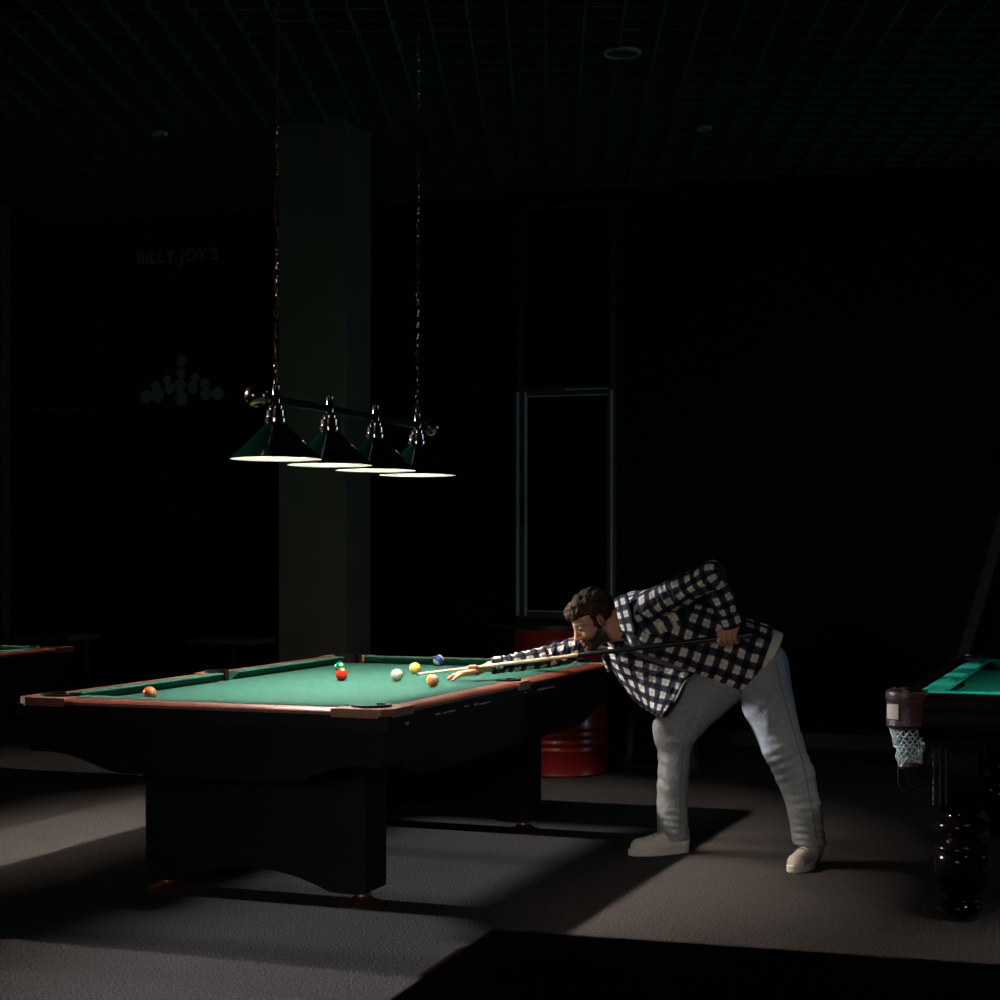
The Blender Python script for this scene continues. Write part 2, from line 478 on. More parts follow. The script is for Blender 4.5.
window('window_1', s_a, s_b, .86, 3.82, 2.49)
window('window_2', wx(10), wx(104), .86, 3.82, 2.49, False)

# ------------------------------------------------------------------ pool table (main one, its neighbour, the one nearest the camera)
TY = R(-20.5)
HW, HL, RT, BED = .785, 1.42, .80, .765
CP, SPK = (.665, 1.30), (.705, 0.0)
def arc(c, r, a0, a1, n=14):
    return [(c[0] + r * math.cos(R(a0 + (a1 - a0) * i / n)), c[1] + r * math.sin(R(a0 + (a1 - a0) * i / n))) for i in range(n + 1)]
def make_pool_table():
    root = empty('pool_table')
    # bed with bites for the pockets
    q = arc(CP, .06, -65.4, -205, 12)                # +x +y corner, from the x side to the y side
    side = arc((.705, 0), .052, 253, 107, 10)        # right side bite
    out = []
    out += side
    out += q
    out += [(-x, y) for x, y in q[::-1]]
    out += [(-x, -y) for x, y in side]
    out += [(-x, -y) for x, y in q]
    out += [(x, -y) for x, y in q[::-1]]
    MB().poly(out, BED - .03, BED).build('playing_surface', M['felt'], root, smooth=False)
    def rail(cx, cy, ang, half):
        """rail along local x, playing side towards -y; placed by rotation"""
        ca, sa = math.cos(ang), math.sin(ang)
        f = lambda x, y, z: (cx + x * ca - y * sa, cy + x * sa + y * ca, z)
        prof = [(0, .779), (-.001, .789), (-.008, .796), (-.028, RT), (-.078, RT), (-.078, .760), (-.02, .760), (-.02, .779)]
        m = MB(); m.loft([[f(x, y, z) for y, z in prof] for x in (-half, half)])
        r = m.build('rail', M['rail_wood'], root)
        cp = [(-.078, RT + .0015, -.012), (-.115, RT + .004, -.008), (-.147, RT + .004, .0), (-.15, RT, .0), (-.148, RT - .006, .0), (-.118, BED + .001, -.01), (-.078, BED + .001, -.012)]
        m = MB(); m.loft([[f(sx * (half - ins), y, z) for y, z, ins in cp] for sx in (-1, 1)])
        m.build('cushion', M['felt'], r)
        for k in range(-1, 2):
            MB().lathe([(.005, RT + .0002), (.0045, RT + .0008)], f(k * .3175, -.045, 0), 10).build('sight', M['tan'], r)
        return r
    rail(0, HL, 0, .56); rail(0, -HL, PI, .56)
    for sx in (1, -1):
        for sy in (1, -1):
            rail(sx * HW, sy * .63, -sx * PI / 2, .56)
    for sx in (1, -1):
        for sy in (1, -1):
            pg = [(.785, 1.19), (.785, 1.372), (.778, 1.39), (.755, 1.413), (.737, 1.42), (.56, 1.42), (.56, 1.32)] + arc(CP, .062, 160, -70, 20) + [(.685, 1.19)]
            g = lambda x, y, z: (sx * x, sy * y, z)
            c = MB().poly(pg, .771, RT + .002, g).build('corner_casting', M['casting'], root, angle=20)
            iron = arc(CP, .074, 168, -78, 22) + arc(CP, .058, -78, 168, 22)
            MB().poly(iron, RT - .1, RT + .010, g).build('pocket_rim', M['black_rubber'], c)
            MB().lathe([(.058, BED - .005), (.055, BED - .12), (.03, BED - .13)], (sx * CP[0], sy * CP[1], 0), 24).build('pocket_cup', M['black_rubber'], c)
        pg = [(.789, -.07), (.789, .07), (.685, .07)] + arc(SPK, .052, 85, -85, 16) + [(.685, -.07)]
        g = lambda x, y, z: (sx * x, y, z)
        c = MB().poly(pg, .766, RT + .002, g).build('side_casting', M['casting'], root, angle=20)
        iron = arc(SPK, .064, 112, -112, 18) + arc(SPK, .048, -112, 112, 18)
        MB().poly(iron, RT - .1, RT + .010, g).build('pocket_rim', M['black_rubber'], c)
        MB().lathe([(.05, BED - .005), (.047, BED - .12), (.03, BED - .13)], (sx * SPK[0], 0, 0), 24).build('pocket_cup', M['black_rubber'], c)
    # trim strip
    m = MB()
    for a, b in (((-HW + .003, -HL + .003), (HW - .003, -HL + .019)), ((-HW + .003, HL - .019), (HW - .003, HL - .003)), ((-HW + .003, -HL + .019), (-HW + .019, HL - .019)), ((HW - .019, -HL + .019), (HW - .003, HL - .019))):
        m.box((a[0], a[1], .728), (b[0], b[1], .778))
    m.build('trim', M['black_panel'], root, smooth=False)
    # apron panels with swept-up corners
    def zb(d):      # bottom height at distance d from the corner
        t = min(1, max(0, (d - .10) / .34)); t = t * t * (3 - 2 * t)
        return .592 - .072 * t
    def ins(z): return .014 + (.757 - z) / .237 * .045
    for k, (A, B) in enumerate(((HW, HL), (HL, HW), (HW, HL), (HL, HW))):
        ang = k * PI / 2; ca, sa = math.cos(ang), math.sin(ang)
        rings = []
        n = 48
        for i in range(n + 1):
            x = -1 + 2 * i / n
            d = (1 - abs(x)) * A
            z = zb(d)
            pts = []
            for zz, inn in ((.74, 0), (z, 0), (z, .03), (.74, .03)):
                X = x * (A - ins(zz) - inn); Y = -(B - ins(zz) - inn)
                pts.append((X * ca - Y * sa, X * sa + Y * ca, zz))
            rings.append(pts)
        MB().loft(rings).build('apron_panel', M['black_panel'], root, angle=30)
    MB().box((-HW + .1, -HL + .1, .60), (HW - .1, HL - .1, .625)).build('underside_panel', M['black_panel'], root, smooth=False)
    # two pedestals with arched feet
    for sy in (-1, 1):
        pw, off = .48, .028
        pts = [(-pw + off, .60), (-pw + off, .055), (-pw + .13, .055)]
        for i in range(21):
            a = -1 + 2 * i / 20
            pts.append((off + a * .33, .058 + .072 * (1 - abs(a) ** 2.0)))
        pts += [(pw - .13 + off * 2, .055), (pw + off - .02, .055), (pw + off, .06), (pw + off, .60)]
        yc = sy * .92
        f = lambda x, z, y: (x, yc + y, z)
        p = MB().poly(pts, -.10, .10, f).build('pedestal', M['black_panel'], root, angle=25)
        for sx in (-1, 1):
            MB().lathe([(.085, 0), (.088, .006), (.070, .014), (.045, .024), (.032, .036), (.030, .058)], (sx * .43 + off, yc - .01, 0), 28).build('foot', M['copper'], p)
    return root
A_near = Vector((-1.865, 6.72, 0))
ux, vy = Vector((math.cos(TY), math.sin(TY), 0)), Vector((-math.sin(TY), math.cos(TY), 0))
def tpt(u, v, z=0.0):   # point in the main table's frame, from its near left corner
    return A_near + ux * u + vy * v + Vector((0, 0, z))
table = make_pool_table()
table.location = tpt(HW, HL); table.rotation_euler = (0, 0, TY)
tag(table, 'pool table with green cloth and balls, lit by the hanging shades', 'pool table')
t2 = copy_tree(table)
t2.location = tpt(-1.705 - HW, .11 + HL)
tag(t2, 'dim pool table cut off by the picture edge beside the striped beam of light on the carpet', 'pool table')
t2['label'] = 'dim green pool table beyond the lit one, cut off by the left picture edge'
t3 = copy_tree(table)
RZ3 = R(-17.5)
u3 = Vector((math.cos(RZ3), math.sin(RZ3), 0)); v3 = Vector((-math.sin(RZ3), math.cos(RZ3), 0))
far_left = W(471, 545, 2.585)
t3.location = Vector((far_left.x, far_left.y, 0)) + u3 * HW - v3 * HL
t3.rotation_euler = (0, 0, RZ3)
tag(t3, 'blurred black pool table in the foreground, only its far corner showing', 'pool table')
def cover():
    root = empty('table_cover', t3.location, RZ3)
    m = MB(); n = 24
    x0, x1, y0, y1 = -HW + .028, HW + .012, -HL + .02, HL + .012
    m.box((x0, y0, RT + .0115), (x1, y1, RT + .017), bevel=.002)
    m.build('cover_top', M['cover'], root)
    m = MB(); m.box((x0, y1, .56), (x1, y1 + .006, RT + .016), bevel=.002); m.build('far_flap', M['cover'], root)
    m = MB(); m.box((x1, y0, .56), (x1 + .006, y1, RT + .016), bevel=.002); m.build('side_flap', M['cover'], root)
    m = MB(); m.lathe([(.115, RT + .016), (.10, RT + .024), (.06, RT + .028), (.0, RT + .029)], (-CP[0] + .03, CP[1] - .0, 0), 28); m.build('pocket_bulge', M['cover'], root)
    return tag(root, 'black cover spread over the blurred foreground pool table', 'cover')
M['cover'] = mat('cover', (0.004, 0.004, 0.004), .7, var=.1, spec=.1)
cover()
# worn scuffs along the apron facing right, only on the lit table
def scuff(v0, v1, z, h, sub=3):
    m = MB(); h *= 1.5
    for k in range(sub):
        a = v0 + (v1 - v0) * k / sub; b = a + (v1 - v0) / sub * random.uniform(.6, 1.1)
        zz = z + random.uniform(-.003, .003)
        X = HW - .0029
        m.box((X, a - HL, zz - h * random.uniform(.3, .6)), (X + .0012, b - HL, zz + h * random.uniform(.3, .6)))
    return m
for (v0, v1, z, h) in ((.16, .20, .742, .010), (.44, .66, .748, .004), (.73, .78, .750, .004), (.84, 1.02, .749, .004), (1.42, 1.46, .75, .003), (1.60, 1.86, .749, .005)):
    scuff(v0, v1, z, h, 3 if v1 - v0 > .1 else 1).build('scuff_mark', M['scuff'], table, smooth=False)

# ------------------------------------------------------------------ balls
BR = .0286
def ball(px, py, col, stripe, label, rot, name='pool_ball', mname='b'):
    Z = FPX * (CAM_H - (BED + BR)) / (py - HOR)
    p = W(px, py, Z)
    m = MB(); m.sphere((0, 0, 0), BR, u=32, v=20)
    if col is None:
        mm = mat('ball_cue', (.42, .40, .34), .12, var=.01, coat=.3)
    else:
        mm = ball_mat(mname, col, stripe)
    o = m.build(name, mm)
    o.location = p; o.rotation_euler = rot
    tag(o, label, 'ball', 'balls on the lit table')
    return o
ball(341.5, 674.5, (.44, .020, .008), False, 'glossy red ball in front of the green one, on the green cloth', (0, R(-62), R(-60)), mname='ball_red')
ball(340, 667.5, (.006, .11, .040), False, 'green ball tucked right behind the red ball', (0, R(-38), R(-70)), mname='ball_green')
ball(397, 675, None, False, 'plain white cue ball that the cue tip points at', (0, 0, 0), name='cue_ball')
ball(415, 668.3, (.66, .38, .07), False, 'yellow ball just behind the tip of the cue', (0, R(30), R(80)), mname='ball_yellow')
ball(438.5, 660.3, (.015, .045, .20), True, 'dark blue and white ball, farthest from the camera on the cloth', (R(20), R(-138), R(0)), mname='ball_blue')
ball(432.5, 680.7, (.62, .16, .025), True, 'orange and white ball nearest the bridging hand', (R(30), R(50), R(20)), mname='ball_orange')
ball(149.5, 693.5, (.50, .13, .035), False, 'orange-brown ball alone by the near end cushion', (0, R(-20), R(-60)), mname='ball_brown')

# ------------------------------------------------------------------ hanging light over the table
def make_light():
    c = tpt(HW, HL)
    zr, zbar = 1.727, 1.968
    root = empty('billiard_light', (c.x - .016, c.y, zbar), TY)
    root.rotation_euler = (-.008, 0, TY)
    def L_(x, y, z): return (x, y, z - zbar)
    b = MB(); b.tube([L_(0, -.81, zbar), L_(0, .80, zbar)], .017, 16); b.build('bar', M['bar_green'], root)
    for y, s in ((-.81, -1), (.80, 1)):
        m = MB(); Mx = Matrix.Rotation(-s * PI / 2, 4, 'X')
        m.lathe([(.020, 0), (.024, .01), (.013, .022), (.013, .045), (.028, .055), (.040, .070), (.047, .095), (.040, .122), (.024, .138), (.006, .145)], L_(0, y, zbar), 24, M=Mx)
        m.build('finial', M['brass'], root)
    ys = (-.736, -.243, .232, .715)
    for k, y in enumerate(ys):
        m = MB()
        R0 = .185
        outer = [(R0, zr), (R0 + .001, zr + .004), (.135, zr + .052), (.085, zr + .10), (.040, zr + .145), (.034, zr + .155)]
        m.lathe([(r, z) for r, z in outer], L_(0, y, 0), 48, caps=False)
        sh = m.build('lamp_shade', M['shade_green'], root)
        m = MB()
        m.lathe([(R0 - .0005, zr), (R0 - .003, zr + .002), (.133, zr + .049), (.083, zr + .097), (.040, zr + .141), (.0395, zr + .190), (.001, zr + .195)], L_(0, y, 0), 48, caps=False)
        m.build('shade_lining', M['shade_white'], sh)
        m = MB()
        m.lathe([(.0405, zr + .143), (.046, zr + .149), (.046, zr + .163), (.0415, zr + .168), (.041, zr + .172), (.040, zr + .196), (.028, zr + .20), (.031, zr + .203), (.031, zr + .214), (.022, zr + .22), (.014, zbar - .01)], L_(0, y, 0), 24, caps=False)
        m.build('socket', M['nickel'], sh)
        m = MB()
        m.lathe([(.018, zbar - .015), (.020, zbar + .012), (.016, zbar + .02), (.016, zbar + .055), (.012, zbar + .06), (.006, zbar + .068)], L_(0, y, 0), 20)
        m.build('bar_clamp', M['nickel'], sh)
        # frosted bulb
        bm_, nt, bs = node_mat('bulb_glow'); bs.inputs['Emission Color'].default_value = (1, .93, .82, 1); bs.inputs['Emission Strength'].default_value = 25
        m = MB(); m.sphere(L_(0, y, zr + .171), .022, u=20, v=12); m.build('bulb', bm_, sh)
        pl = bpy.data.lights.new('bulb_light', 'POINT'); pl.energy = BULB_W; pl.color = (1, .86, .74); pl.shadow_soft_size = .027
        po = bpy.data.objects.new('bulb_light', pl); po.location = L_(0, y, zr + .171); po.parent = root; COL.objects.link(po)
    def chain(y, name):
        m = MB()
        z = zbar + .06; k = 0; link = .032
        while z < CEIL + .02:
            pts = []
            a = (PI / 2 if k % 2 else 0) + .4 + .25 * math.sin(k * .3)
            for i in range(12):
                t = 2 * PI * i / 12
                x = .0085 * math.cos(t); zz = (.011 if math.sin(t) > 0 else -.011) * (1 if abs(math.sin(t)) > .1 else 0) + .0085 * math.sin(t)
                pts.append((x * math.cos(a), y + x * math.sin(a), z + link / 2 + zz - zbar))
            m.tube(pts, .0024, 6, closed=True)
            z += link * .86; k += 1
        return m.build(name, M['nickel'], root)
    chain(ys[0], 'chain'); chain(ys[3], 'chain')
    pts = [(.008 * math.sin(i * .7) - .002, ys[0] + .007 * math.cos(i * .7), .06 + i * .03) for i in range(63)]
    MB().tube(pts, .0028, 6).build('power_cord', M['gold_cord'], root)
    for y in (ys[0], ys[3]):
        MB().lathe([(.05, CEIL - zbar), (.05, CEIL - zbar - .006), (.02, CEIL - zbar - .02), (.008, CEIL - zbar - .03)], (0, y, 0), 20).build('ceiling_mount', M['black_panel'], root)
    return root
light = make_light()
extra_lights = []
tag(light, 'hanging billiard light with four green cone shades on one bar, over the lit table', 'hanging light')

def neighbour_light(p, watts, label):
    c = copy_tree(light); c.location = (p.x, p.y, 1.968)
    for ch in c.children_recursive:
        if ch.type == 'LIGHT':
            ch.data = ch.data.copy(); ch.data.energy = watts
    tag(c, label, 'hanging light')
neighbour_light(tpt(-1.705 - HW, .11 + HL), 190, 'green hanging billiard light over the neighbouring table past the left picture edge')
neighbour_light(tpt(4.03, .80), 34, 'green hanging billiard light over the carved table past the right picture edge')

# ------------------------------------------------------------------ ceiling discs
def ceil_disc(px, py, r, label):
    Z = FPX * (CEIL - CAM_H) / (HOR - py); p = W(px, py, Z)
    root = empty('ceiling_speaker', (p.x, p.y, CEIL))
    m = MB(); m.lathe([(r, .004), (r, -.006), (r - .006, -.012), (r - .016, -.010), (r - .018, .0)], (0, 0, 0), 40, caps=False); m.build('rim', M['speaker'], root)
    m = MB()
    m.lathe([(r - .016, -.004), (.002, -.009)], (0, 0, 0), 40); m.build('grille', M['grille'], root)
    tag(root, label, 'ceiling speaker'); return root
ceil_disc(622, 52.5, .098, 'round pale-rimmed speaker in the louvre ceiling, brightest of the ceiling discs')
ceil_disc(704, 128, .05, 'small dim disc in the louvre ceiling, farther back than the pale-rimmed one')
ceil_disc(160, 133, .05, 'small dim disc in the louvre ceiling above the dark poster')

# ------------------------------------------------------------------ red drum, stool
def make_drum():
    p = W(560.5, 545, 10.68)
    root = empty('oil_drum', (p.x, p.y, 0))
    r = .285
    pr = [(r - .01, 0), (r, .004), (r + .004, .012), (r, .02)]
    def rib(z, h=.018, d=.010):
        return [(r, z - h), (r + d * .7, z - h * .45), (r + d, z), (r + d * .7, z + h * .45), (r, z + h)]
    for z in (.155, .20, .245, .29): pr += rib(z, .018, .008)
    for z in (.56, .605): pr += rib(z, .020, .012)
    for z in (.77,): pr += rib(z, .02, .006)
    pr += [(r, .855), (r + .005, .862), (r + .005, .875), (r - .004, .88), (r - .012, .872)]
    MB().lathe(pr, (0, 0, 0), 64).build('barrel', M['drum_red'], root, angle=50)
    MB().lathe([(r + .004, .876), (r + .016, .88), (r + .016, .905), (r + .008, .912)], (0, 0, 0), 64).build('round_top', M['dark_top'], root)
    return tag(root, 'red ribbed oil drum with a black round top, standing behind the pool table', 'oil drum')
make_drum()

def make_stool():
    p = W(664, 545, 10.95)
    root = empty('bar_stool', (p.x, p.y, 0), R(-12))
    h = .74
    MB().box((-.17, -.17, h), (.17, .17, h + .035), bevel=.01).build('seat', M['stool_wood'], root)
    def leg(sx, sy):
        top = Vector((sx * .12, sy * .12, h)); bot = Vector((sx * .20, sy * .20, .04))
        w = .02
        m = MB(); m.loft([[q + Vector((a * w, b * w, 0)) for a, b in ((-1, -1), (1, -1), (1, 1), (-1, 1))] for q in (bot, top)])
        m.build('leg', M['stool_wood'], root, smooth=False)
    for sx in (-1, 1):
        for sy in (-1, 1): leg(sx, sy)
    def at(z): return .12 + .08 * (h - z) / (h - .04)
    for z in (.24,):
        a = at(z)
        for s in (-1, 1):
            MB().box((-a, s * a - .012, z - .016), (a, s * a + .012, z + .016)).build('foot_rail', M['stool_wood'], root, smooth=False)
            MB().box((s * a - .012, -a, z + .05), (s * a + .012, a, z + .08)).build('foot_rail', M['stool_wood'], root, smooth=False)
    for s in (-1, 1):
        MB().box((-.24, s * .20 - .03, 0), (.24, s * .20 + .03, .04), bevel=.005).build('runner', M['stool_wood'], root)
    return tag(root, 'dark wooden bar stool between the red drum and the player', 'stool')
make_stool()

# ------------------------------------------------------------------ back-left corner: poster, small tables, radiator
def make_poster():
    s0, s1 = wx(135), wx(230)
    z0, z1 = .80, 3.76
    c = room((s0 + s1) / 2, .0, z0)
    root = empty('poster', c, -RY)
    w = (s1 - s0) / 2
    MB().box((-w, -.014, 0), (w, -.001, z1 - z0)).build('panel', M['poster'], root, smooth=False)
    cu = bpy.data.curves.new('lettering', 'FONT'); cu.body = "BILLY JOY'S"; cu.size = .165; cu.align_x = 'CENTER'; cu.extrude = .001; cu.offset = .003; cu.space_character = 1.08
    to = bpy.data.objects.new('tmp_text', cu); COL.objects.link(to)
    dg = bpy.context.evaluated_depsgraph_get()
    me = bpy.data.meshes.new_from_object(to.evaluated_get(dg)); bpy.data.objects.remove(to)
    me.materials.clear(); me.materials.append(M['poster_ink'])
    lo = bpy.data.objects.new('lettering', me); COL.objects.link(lo); lo.parent = root
    lo.rotation_euler = (R(90), 0, 0)
    xs = [v.co.x for v in me.vertices]; k = (w * 1.70) / (max(xs) - min(xs)); lo.scale = (k, 1.0 * k * 1.0, 1)
    lo.location = (-.035, -.016, 2.76)
    m = MB()
    spots = [(0, .235, .045), (-.01, .05, .05), (-.10, .03, .045), (.10, .03, .045), (-.20, -.02, .055), (.21, -.02, .05), (0, -.05, .055), (-.30, -.03, .05), (.31, -.02, .05), (-.22, .05, .04), (.20, .06, .04), (.0, .14, .04), (-.12, .10, .035), (.12, .1, .035)]
    for x, z, r in spots:
        Mx = Matrix.Rotation(PI / 2, 4, 'X')
        m.lathe([(r, 0), (r, .001)], (x, -.0145, 1.76 + z), 20, M=Mx)
        m.bm.faces.ensure_lookup_table()
    m.build('ball_print', M['poster_ink'], root, smooth=False)
    return tag(root, "tall black poster on the back wall reading BILLY JOY'S over printed balls", 'poster')
make_poster()

def small_table(px0, px1, Z, ztop, label, first=None):
    a, b = W(px0, 545, Z), W(px1, 545, Z)
    if first is None:
        root = empty('side_table', ((a.x + b.x) / 2, Z, 0), -RY)
        w = (b.x - a.x) / 2 * .96
        MB().box((-w, -.2, ztop - .035), (w, .2, ztop), bevel=.008).build('table_top', M['table_top'], root)
        MB().lathe([(.03, .03), (.03, ztop - .04)], n=16).build('leg', M['steel_dark'], root)
        MB().lathe([(.2, 0), (.2, .015), (.03, .035)], n=32).build('base', M['steel_dark'], root)
    else:
        root = copy_tree(first); root.location = ((a.x + b.x) / 2, Z, 0)
    return tag(root, label, 'table')
st = small_table(197, 268, 12.2, .735, 'small pale-topped table against the wall beneath the poster')
small_table(22, 92, 12.75, .70, 'small dim table behind the cut-off pool table, next to the far column', st)

def make_radiator():
    root = empty('radiator', room(S0 + .47, .10), -RY)
    m = MB()
    for k in range(11):
        x = -.38 + k * .076
        m.box((x - .033, -.05, .14), (x + .033, .05, .72), bevel=.012)
    m.build('panels', M['radiator'], root)
    m = MB()
    m.box((-.40, -.015, .2), (.40, .015, .23)); m.box((-.40, -.015, .62), (.40, .015, .65)); m.build('header_pipe', M['radiator'], root)
    for x in (-.3, .3):
        MB().box((x - .02, -.02, 0), (x + .02, .02, .16)).build('foot', M['radiator'], root)
    return tag(root, 'dark ribbed radiator under the window next to the far column', 'radiator')
make_radiator()

# timber leaning at the right
def leaning_timber():
    a, b = W(930, 545, 10.9), W(1050, 545, 10.9)
    a = Vector((a.x, 10.9, 0)); b = Vector((b.x, 11.42, 2.05))
    d = (b - a).normalized(); side = Vector((0, 1, 0)); n = d.cross(side).normalized()
    m = MB()
    m.loft([[p + n * (x * .035) + side * (y * .02) for x, y in ((-1, -1), (1, -1), (1, 1), (-1, 1))] for p in (a + Vector((0, 0, .012)), b)])
    o = m.build('timber_post', M['timber'], smooth=False)
    return tag(o, 'slanting brown timber rising behind the carved table', 'post')
leaning_timber()

# ------------------------------------------------------------------ carved table at the right
def make_carved_table():
    c = W(891, 545, 6.42)
    root = empty('carved_billiard_table', (c.x, c.y, 0), TY)        # origin: floor below the near left corner
    H = .86; wd, ln = 1.30, 2.20; bed = .815
    root.scale = (1, 1, .976)
    MB().box((.12, .12, bed - .04), (wd - .12, ln - .12, bed)).build('playing_surface', M['felt_blue'], root, smooth=False)
    def rail(x0, y0, dx, dy, length):
        """rail from (x0,y0) running along (dx,dy); playing side to its left (-dy,dx)"""
        f = lambda a, b, z: (x0 + dx * a - dy * b, y0 + dy * a + dx * b, z)
        m = MB(); prof = [(0, .70), (-.012, .73), (0, .755), (.004, .80), (0, .835), (.008, .852), (.022, H), (.085, H), (.11, H - .004), (.11, .70)]
        m.loft([[f(a, b, z) for b, z in prof] for a in (.10, length - .10)])
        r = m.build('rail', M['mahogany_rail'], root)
        cp = [(.085, H + .001, 0), (.11, H + .006, .01), (.172, H + .004, .05), (.180, H - .003, .055), (.165, H - .016, .05), (.13, bed + .001, .03), (.085, bed + .001, 0)]
        m = MB(); m.loft([[f(a, b, z) for b, z, i in cp for a in ((.105 + i) if e == 0 else (length - .105 - i),)] for e in (0, 1)])
        m.build('cushion', M['felt_blue'], r)
    rail(0, ln, 0, -1, ln)          # left long side (playing side towards +x)
    rail(0, 0, 1, 0, wd); rail(wd, 0, 0, 1, ln); rail(wd, ln, -1, 0, wd)
    # frame under the rails
    m = MB()
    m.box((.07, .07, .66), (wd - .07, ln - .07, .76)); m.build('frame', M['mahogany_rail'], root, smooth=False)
    def pocket(cx, cy, sx, sy):
        p = MB()
        n = 18
        a0 = math.atan2(sy, sx)
        rings = []
        for i in range(n + 1):
            a = a0 + R(-118 + 236 * i / n)
            pr = [(.066, .725), (.074, .73), (.081, .742), (.079, .758), (.077, .80), (.079, .83), (.083, .848), (.080, .866), (.070, .872), (.062, .864), (.060, .83), (.058, .74)]
            rings.append([(cx + r * math.cos(a), cy + r * math.sin(a), z) for r, z in pr])
        p.loft(rings); lp = p.build('leather_pocket', M['leather'], root)
        p = MB()
        for i in range(30):
            a = a0 + R(-110 + 220 * i / 29)
            for z in (.748, .835):
                p.box((cx + .0785 * math.cos(a) - .0022, cy + .0785 * math.sin(a) - .0022, z - .004), (cx + .0785 * math.cos(a) + .0022, cy + .0785 * math.sin(a) + .0022, z + .004))
        p.build('stitching', M['steel_dark'], lp, smooth=False)
        p = MB(); rings = []
        for i in range(7):
            a = a0 + R(-13 + 40 * i / 6) + .0
            rings.append([(cx + r * math.cos(a), cy + r * math.sin(a), z) for r, z in ((.0775, .764), (.084, .766), (.084, .818), (.0775, .822))])
        p.loft(rings); p.build('patch', M['tan'], lp)
        # brass bracket
        p = MB(); pts = [(cx + .072 * math.cos(a0 + R(a)), cy + .072 * math.sin(a0 + R(a)), H + .013) for a in range(-125, 126, 10)]
        p.tube(pts, .0045, 6); p.build('bracket', M['brass'], lp)
        # net
        p = MB(); nn = 16
        def npt(i, z, tw):
            t = (.73 - z) / .135
            r = .062 - .024 * t + .006 * math.sin(t * 9 + i)
            a = 2 * PI * (i + tw) / nn
            return (cx + r * math.cos(a) - .004 * t * sx, cy + r * math.sin(a), z)
        for i in range(nn):
            for s in (-1, 1):
                pts = [npt(i, .735 - .14 * k / 12, s * k * .42) for k in range(13)]
                p.tube(pts, .0028, 5)
        for z in (.70, .66, .62):
            p.tube([npt(i, z, 0) for i in range(nn)], .003, 5, closed=True)
        p.build('net', M['net'], root)
        p = MB(); p.lathe([(.034, .603), (.042, .598), (.044, .586), (.038, .576), (.026, .578)], (cx - .004 * sx, cy, 0), 24); p.build('net_ring', M['leather'], root)
        return lp
    pocket(.055, .055, -1, -1)
    pocket(.055, ln - .055, -1, 1)
    pocket(wd - .055, .055, 1, -1)
    pocket(wd - .055, ln - .055, 1, 1)
    # ball return wires under the near left pocket
    for k, (o_, zz) in enumerate(((0, 0), (.028, .022), (.056, .045))):
        pts = []
        x0, y0 = .02 + o_, .055
        pts += [(x0, y0, .585), (x0, y0, .52 + zz * .7), (x0 + .012, y0, .495 + zz), (x0 + .045, y0 + .01, .475 + zz), (x0 + .12, y0 + .04, .463 + zz), (x0 + .20, y0 + .10, .455 + zz), (x0 + .25, y0 + .18, .45 + zz)]
        MB().tube(pts, .0042, 8).build('return_wire', M['steel_dark'], root)
    for k in range(3):
        x = .145 + k * .022
        MB().tube([(x, .075, .67), (x, .075, .44 + .0 * k)], .0048, 8).build('return_rod', M['stool_wood'], root)
    def leg(x, y):
        m = MB()
        m.box((x - .075, y - .075, .41), (x + .075, y + .075, .67), bevel=.008)
        lo = m.build('leg', M['mahogany_rail'], root)
        m = MB()
        m.lathe([(.058, .415), (.055, .395), (.066, .385), (.092, .372), (.100, .355), (.094, .340), (.070, .330), (.056, .322), (.054, .308), (.072, .300), (.074, .292), (.092, .284), (.099, .272), (.094, .262), (.088, .256), (.096, .246), (.100, .225), (.099, .185), (.090, .140), (.072, .105), (.058, .092), (.052, .086), (.064, .080), (.066, .074), (.058, .068), (.074, .058), (.078, .046), (.070, .034), (.055, .028), (.055, .018), (.02, .014), (.018, 0)], (x, y, 0), 36)
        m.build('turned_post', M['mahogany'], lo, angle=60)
        return lo
    for x in (.235, wd - .235):
        for y in (.155, ln - .155): leg(x, y)
    return tag(root, 'dark carved billiard table with a netted leather corner pocket and turned legs', 'billiard table')
ct = make_carved_table()
def chalk():
    # on the cloth of the carved table
    Z = FPX * (CAM_H - .8066) / (683.5 - HOR); p = W(961.5, 683.5, Z)
    root = empty('chalk_cube', (p.x, p.y, .7956), R(-8))
    MB().box((-.0125, -.0125, 0), (.0125, .0125, .022), bevel=.0015).build('cube', M['chalk_dark'], root)
    MB().box((-.0122, -.0122, .022), (.0122, .0122, .0245), bevel=.001).build('top_face', M['chalk_red'], root)
    return tag(root, 'small red-topped chalk cube on the cloth of the carved table', 'chalk')
chalk()

# ------------------------------------------------------------------ cue
cueA, cueB = W(417, 674.2, 7.99), W(757, 634.0, 7.44)
def make_cue():
    d = (cueB - cueA); Ln = d.length; d.normalize()
    root = empty('pool_cue', cueA)
    q = d.to_track_quat('Z', 'Y').to_matrix().to_4x4()
    def seg(z0, r0, z1, r1, name, m):
        b = MB(); b.lathe([(r0, z0), (r1, z1)], (0, 0, 0), 20, M=q); return b.build(name, m, root)
    L1 = Ln * .492
    seg(0, .0050, .010, .0057, 'tip', M['chalk_blue'])
    seg(.010, .0058, .032, .0059, 'ferrule', M['cue_white'])
    seg(.032, .0060, L1, .0088, 'shaft', M['cue_maple'])
    seg(L1, .0102, L1 + .022, .0105, 'joint_collar', M['cue_black'])
    seg(L1 + .022, .0103, Ln - .02, .0145, 'butt', M['cue_black'])
    seg(Ln - .02, .0145, Ln, .012, 'bumper', M['black_rubber'])
    return tag(root, 'pool cue with pale shaft and black butt, held by the player', 'cue')
make_cue()

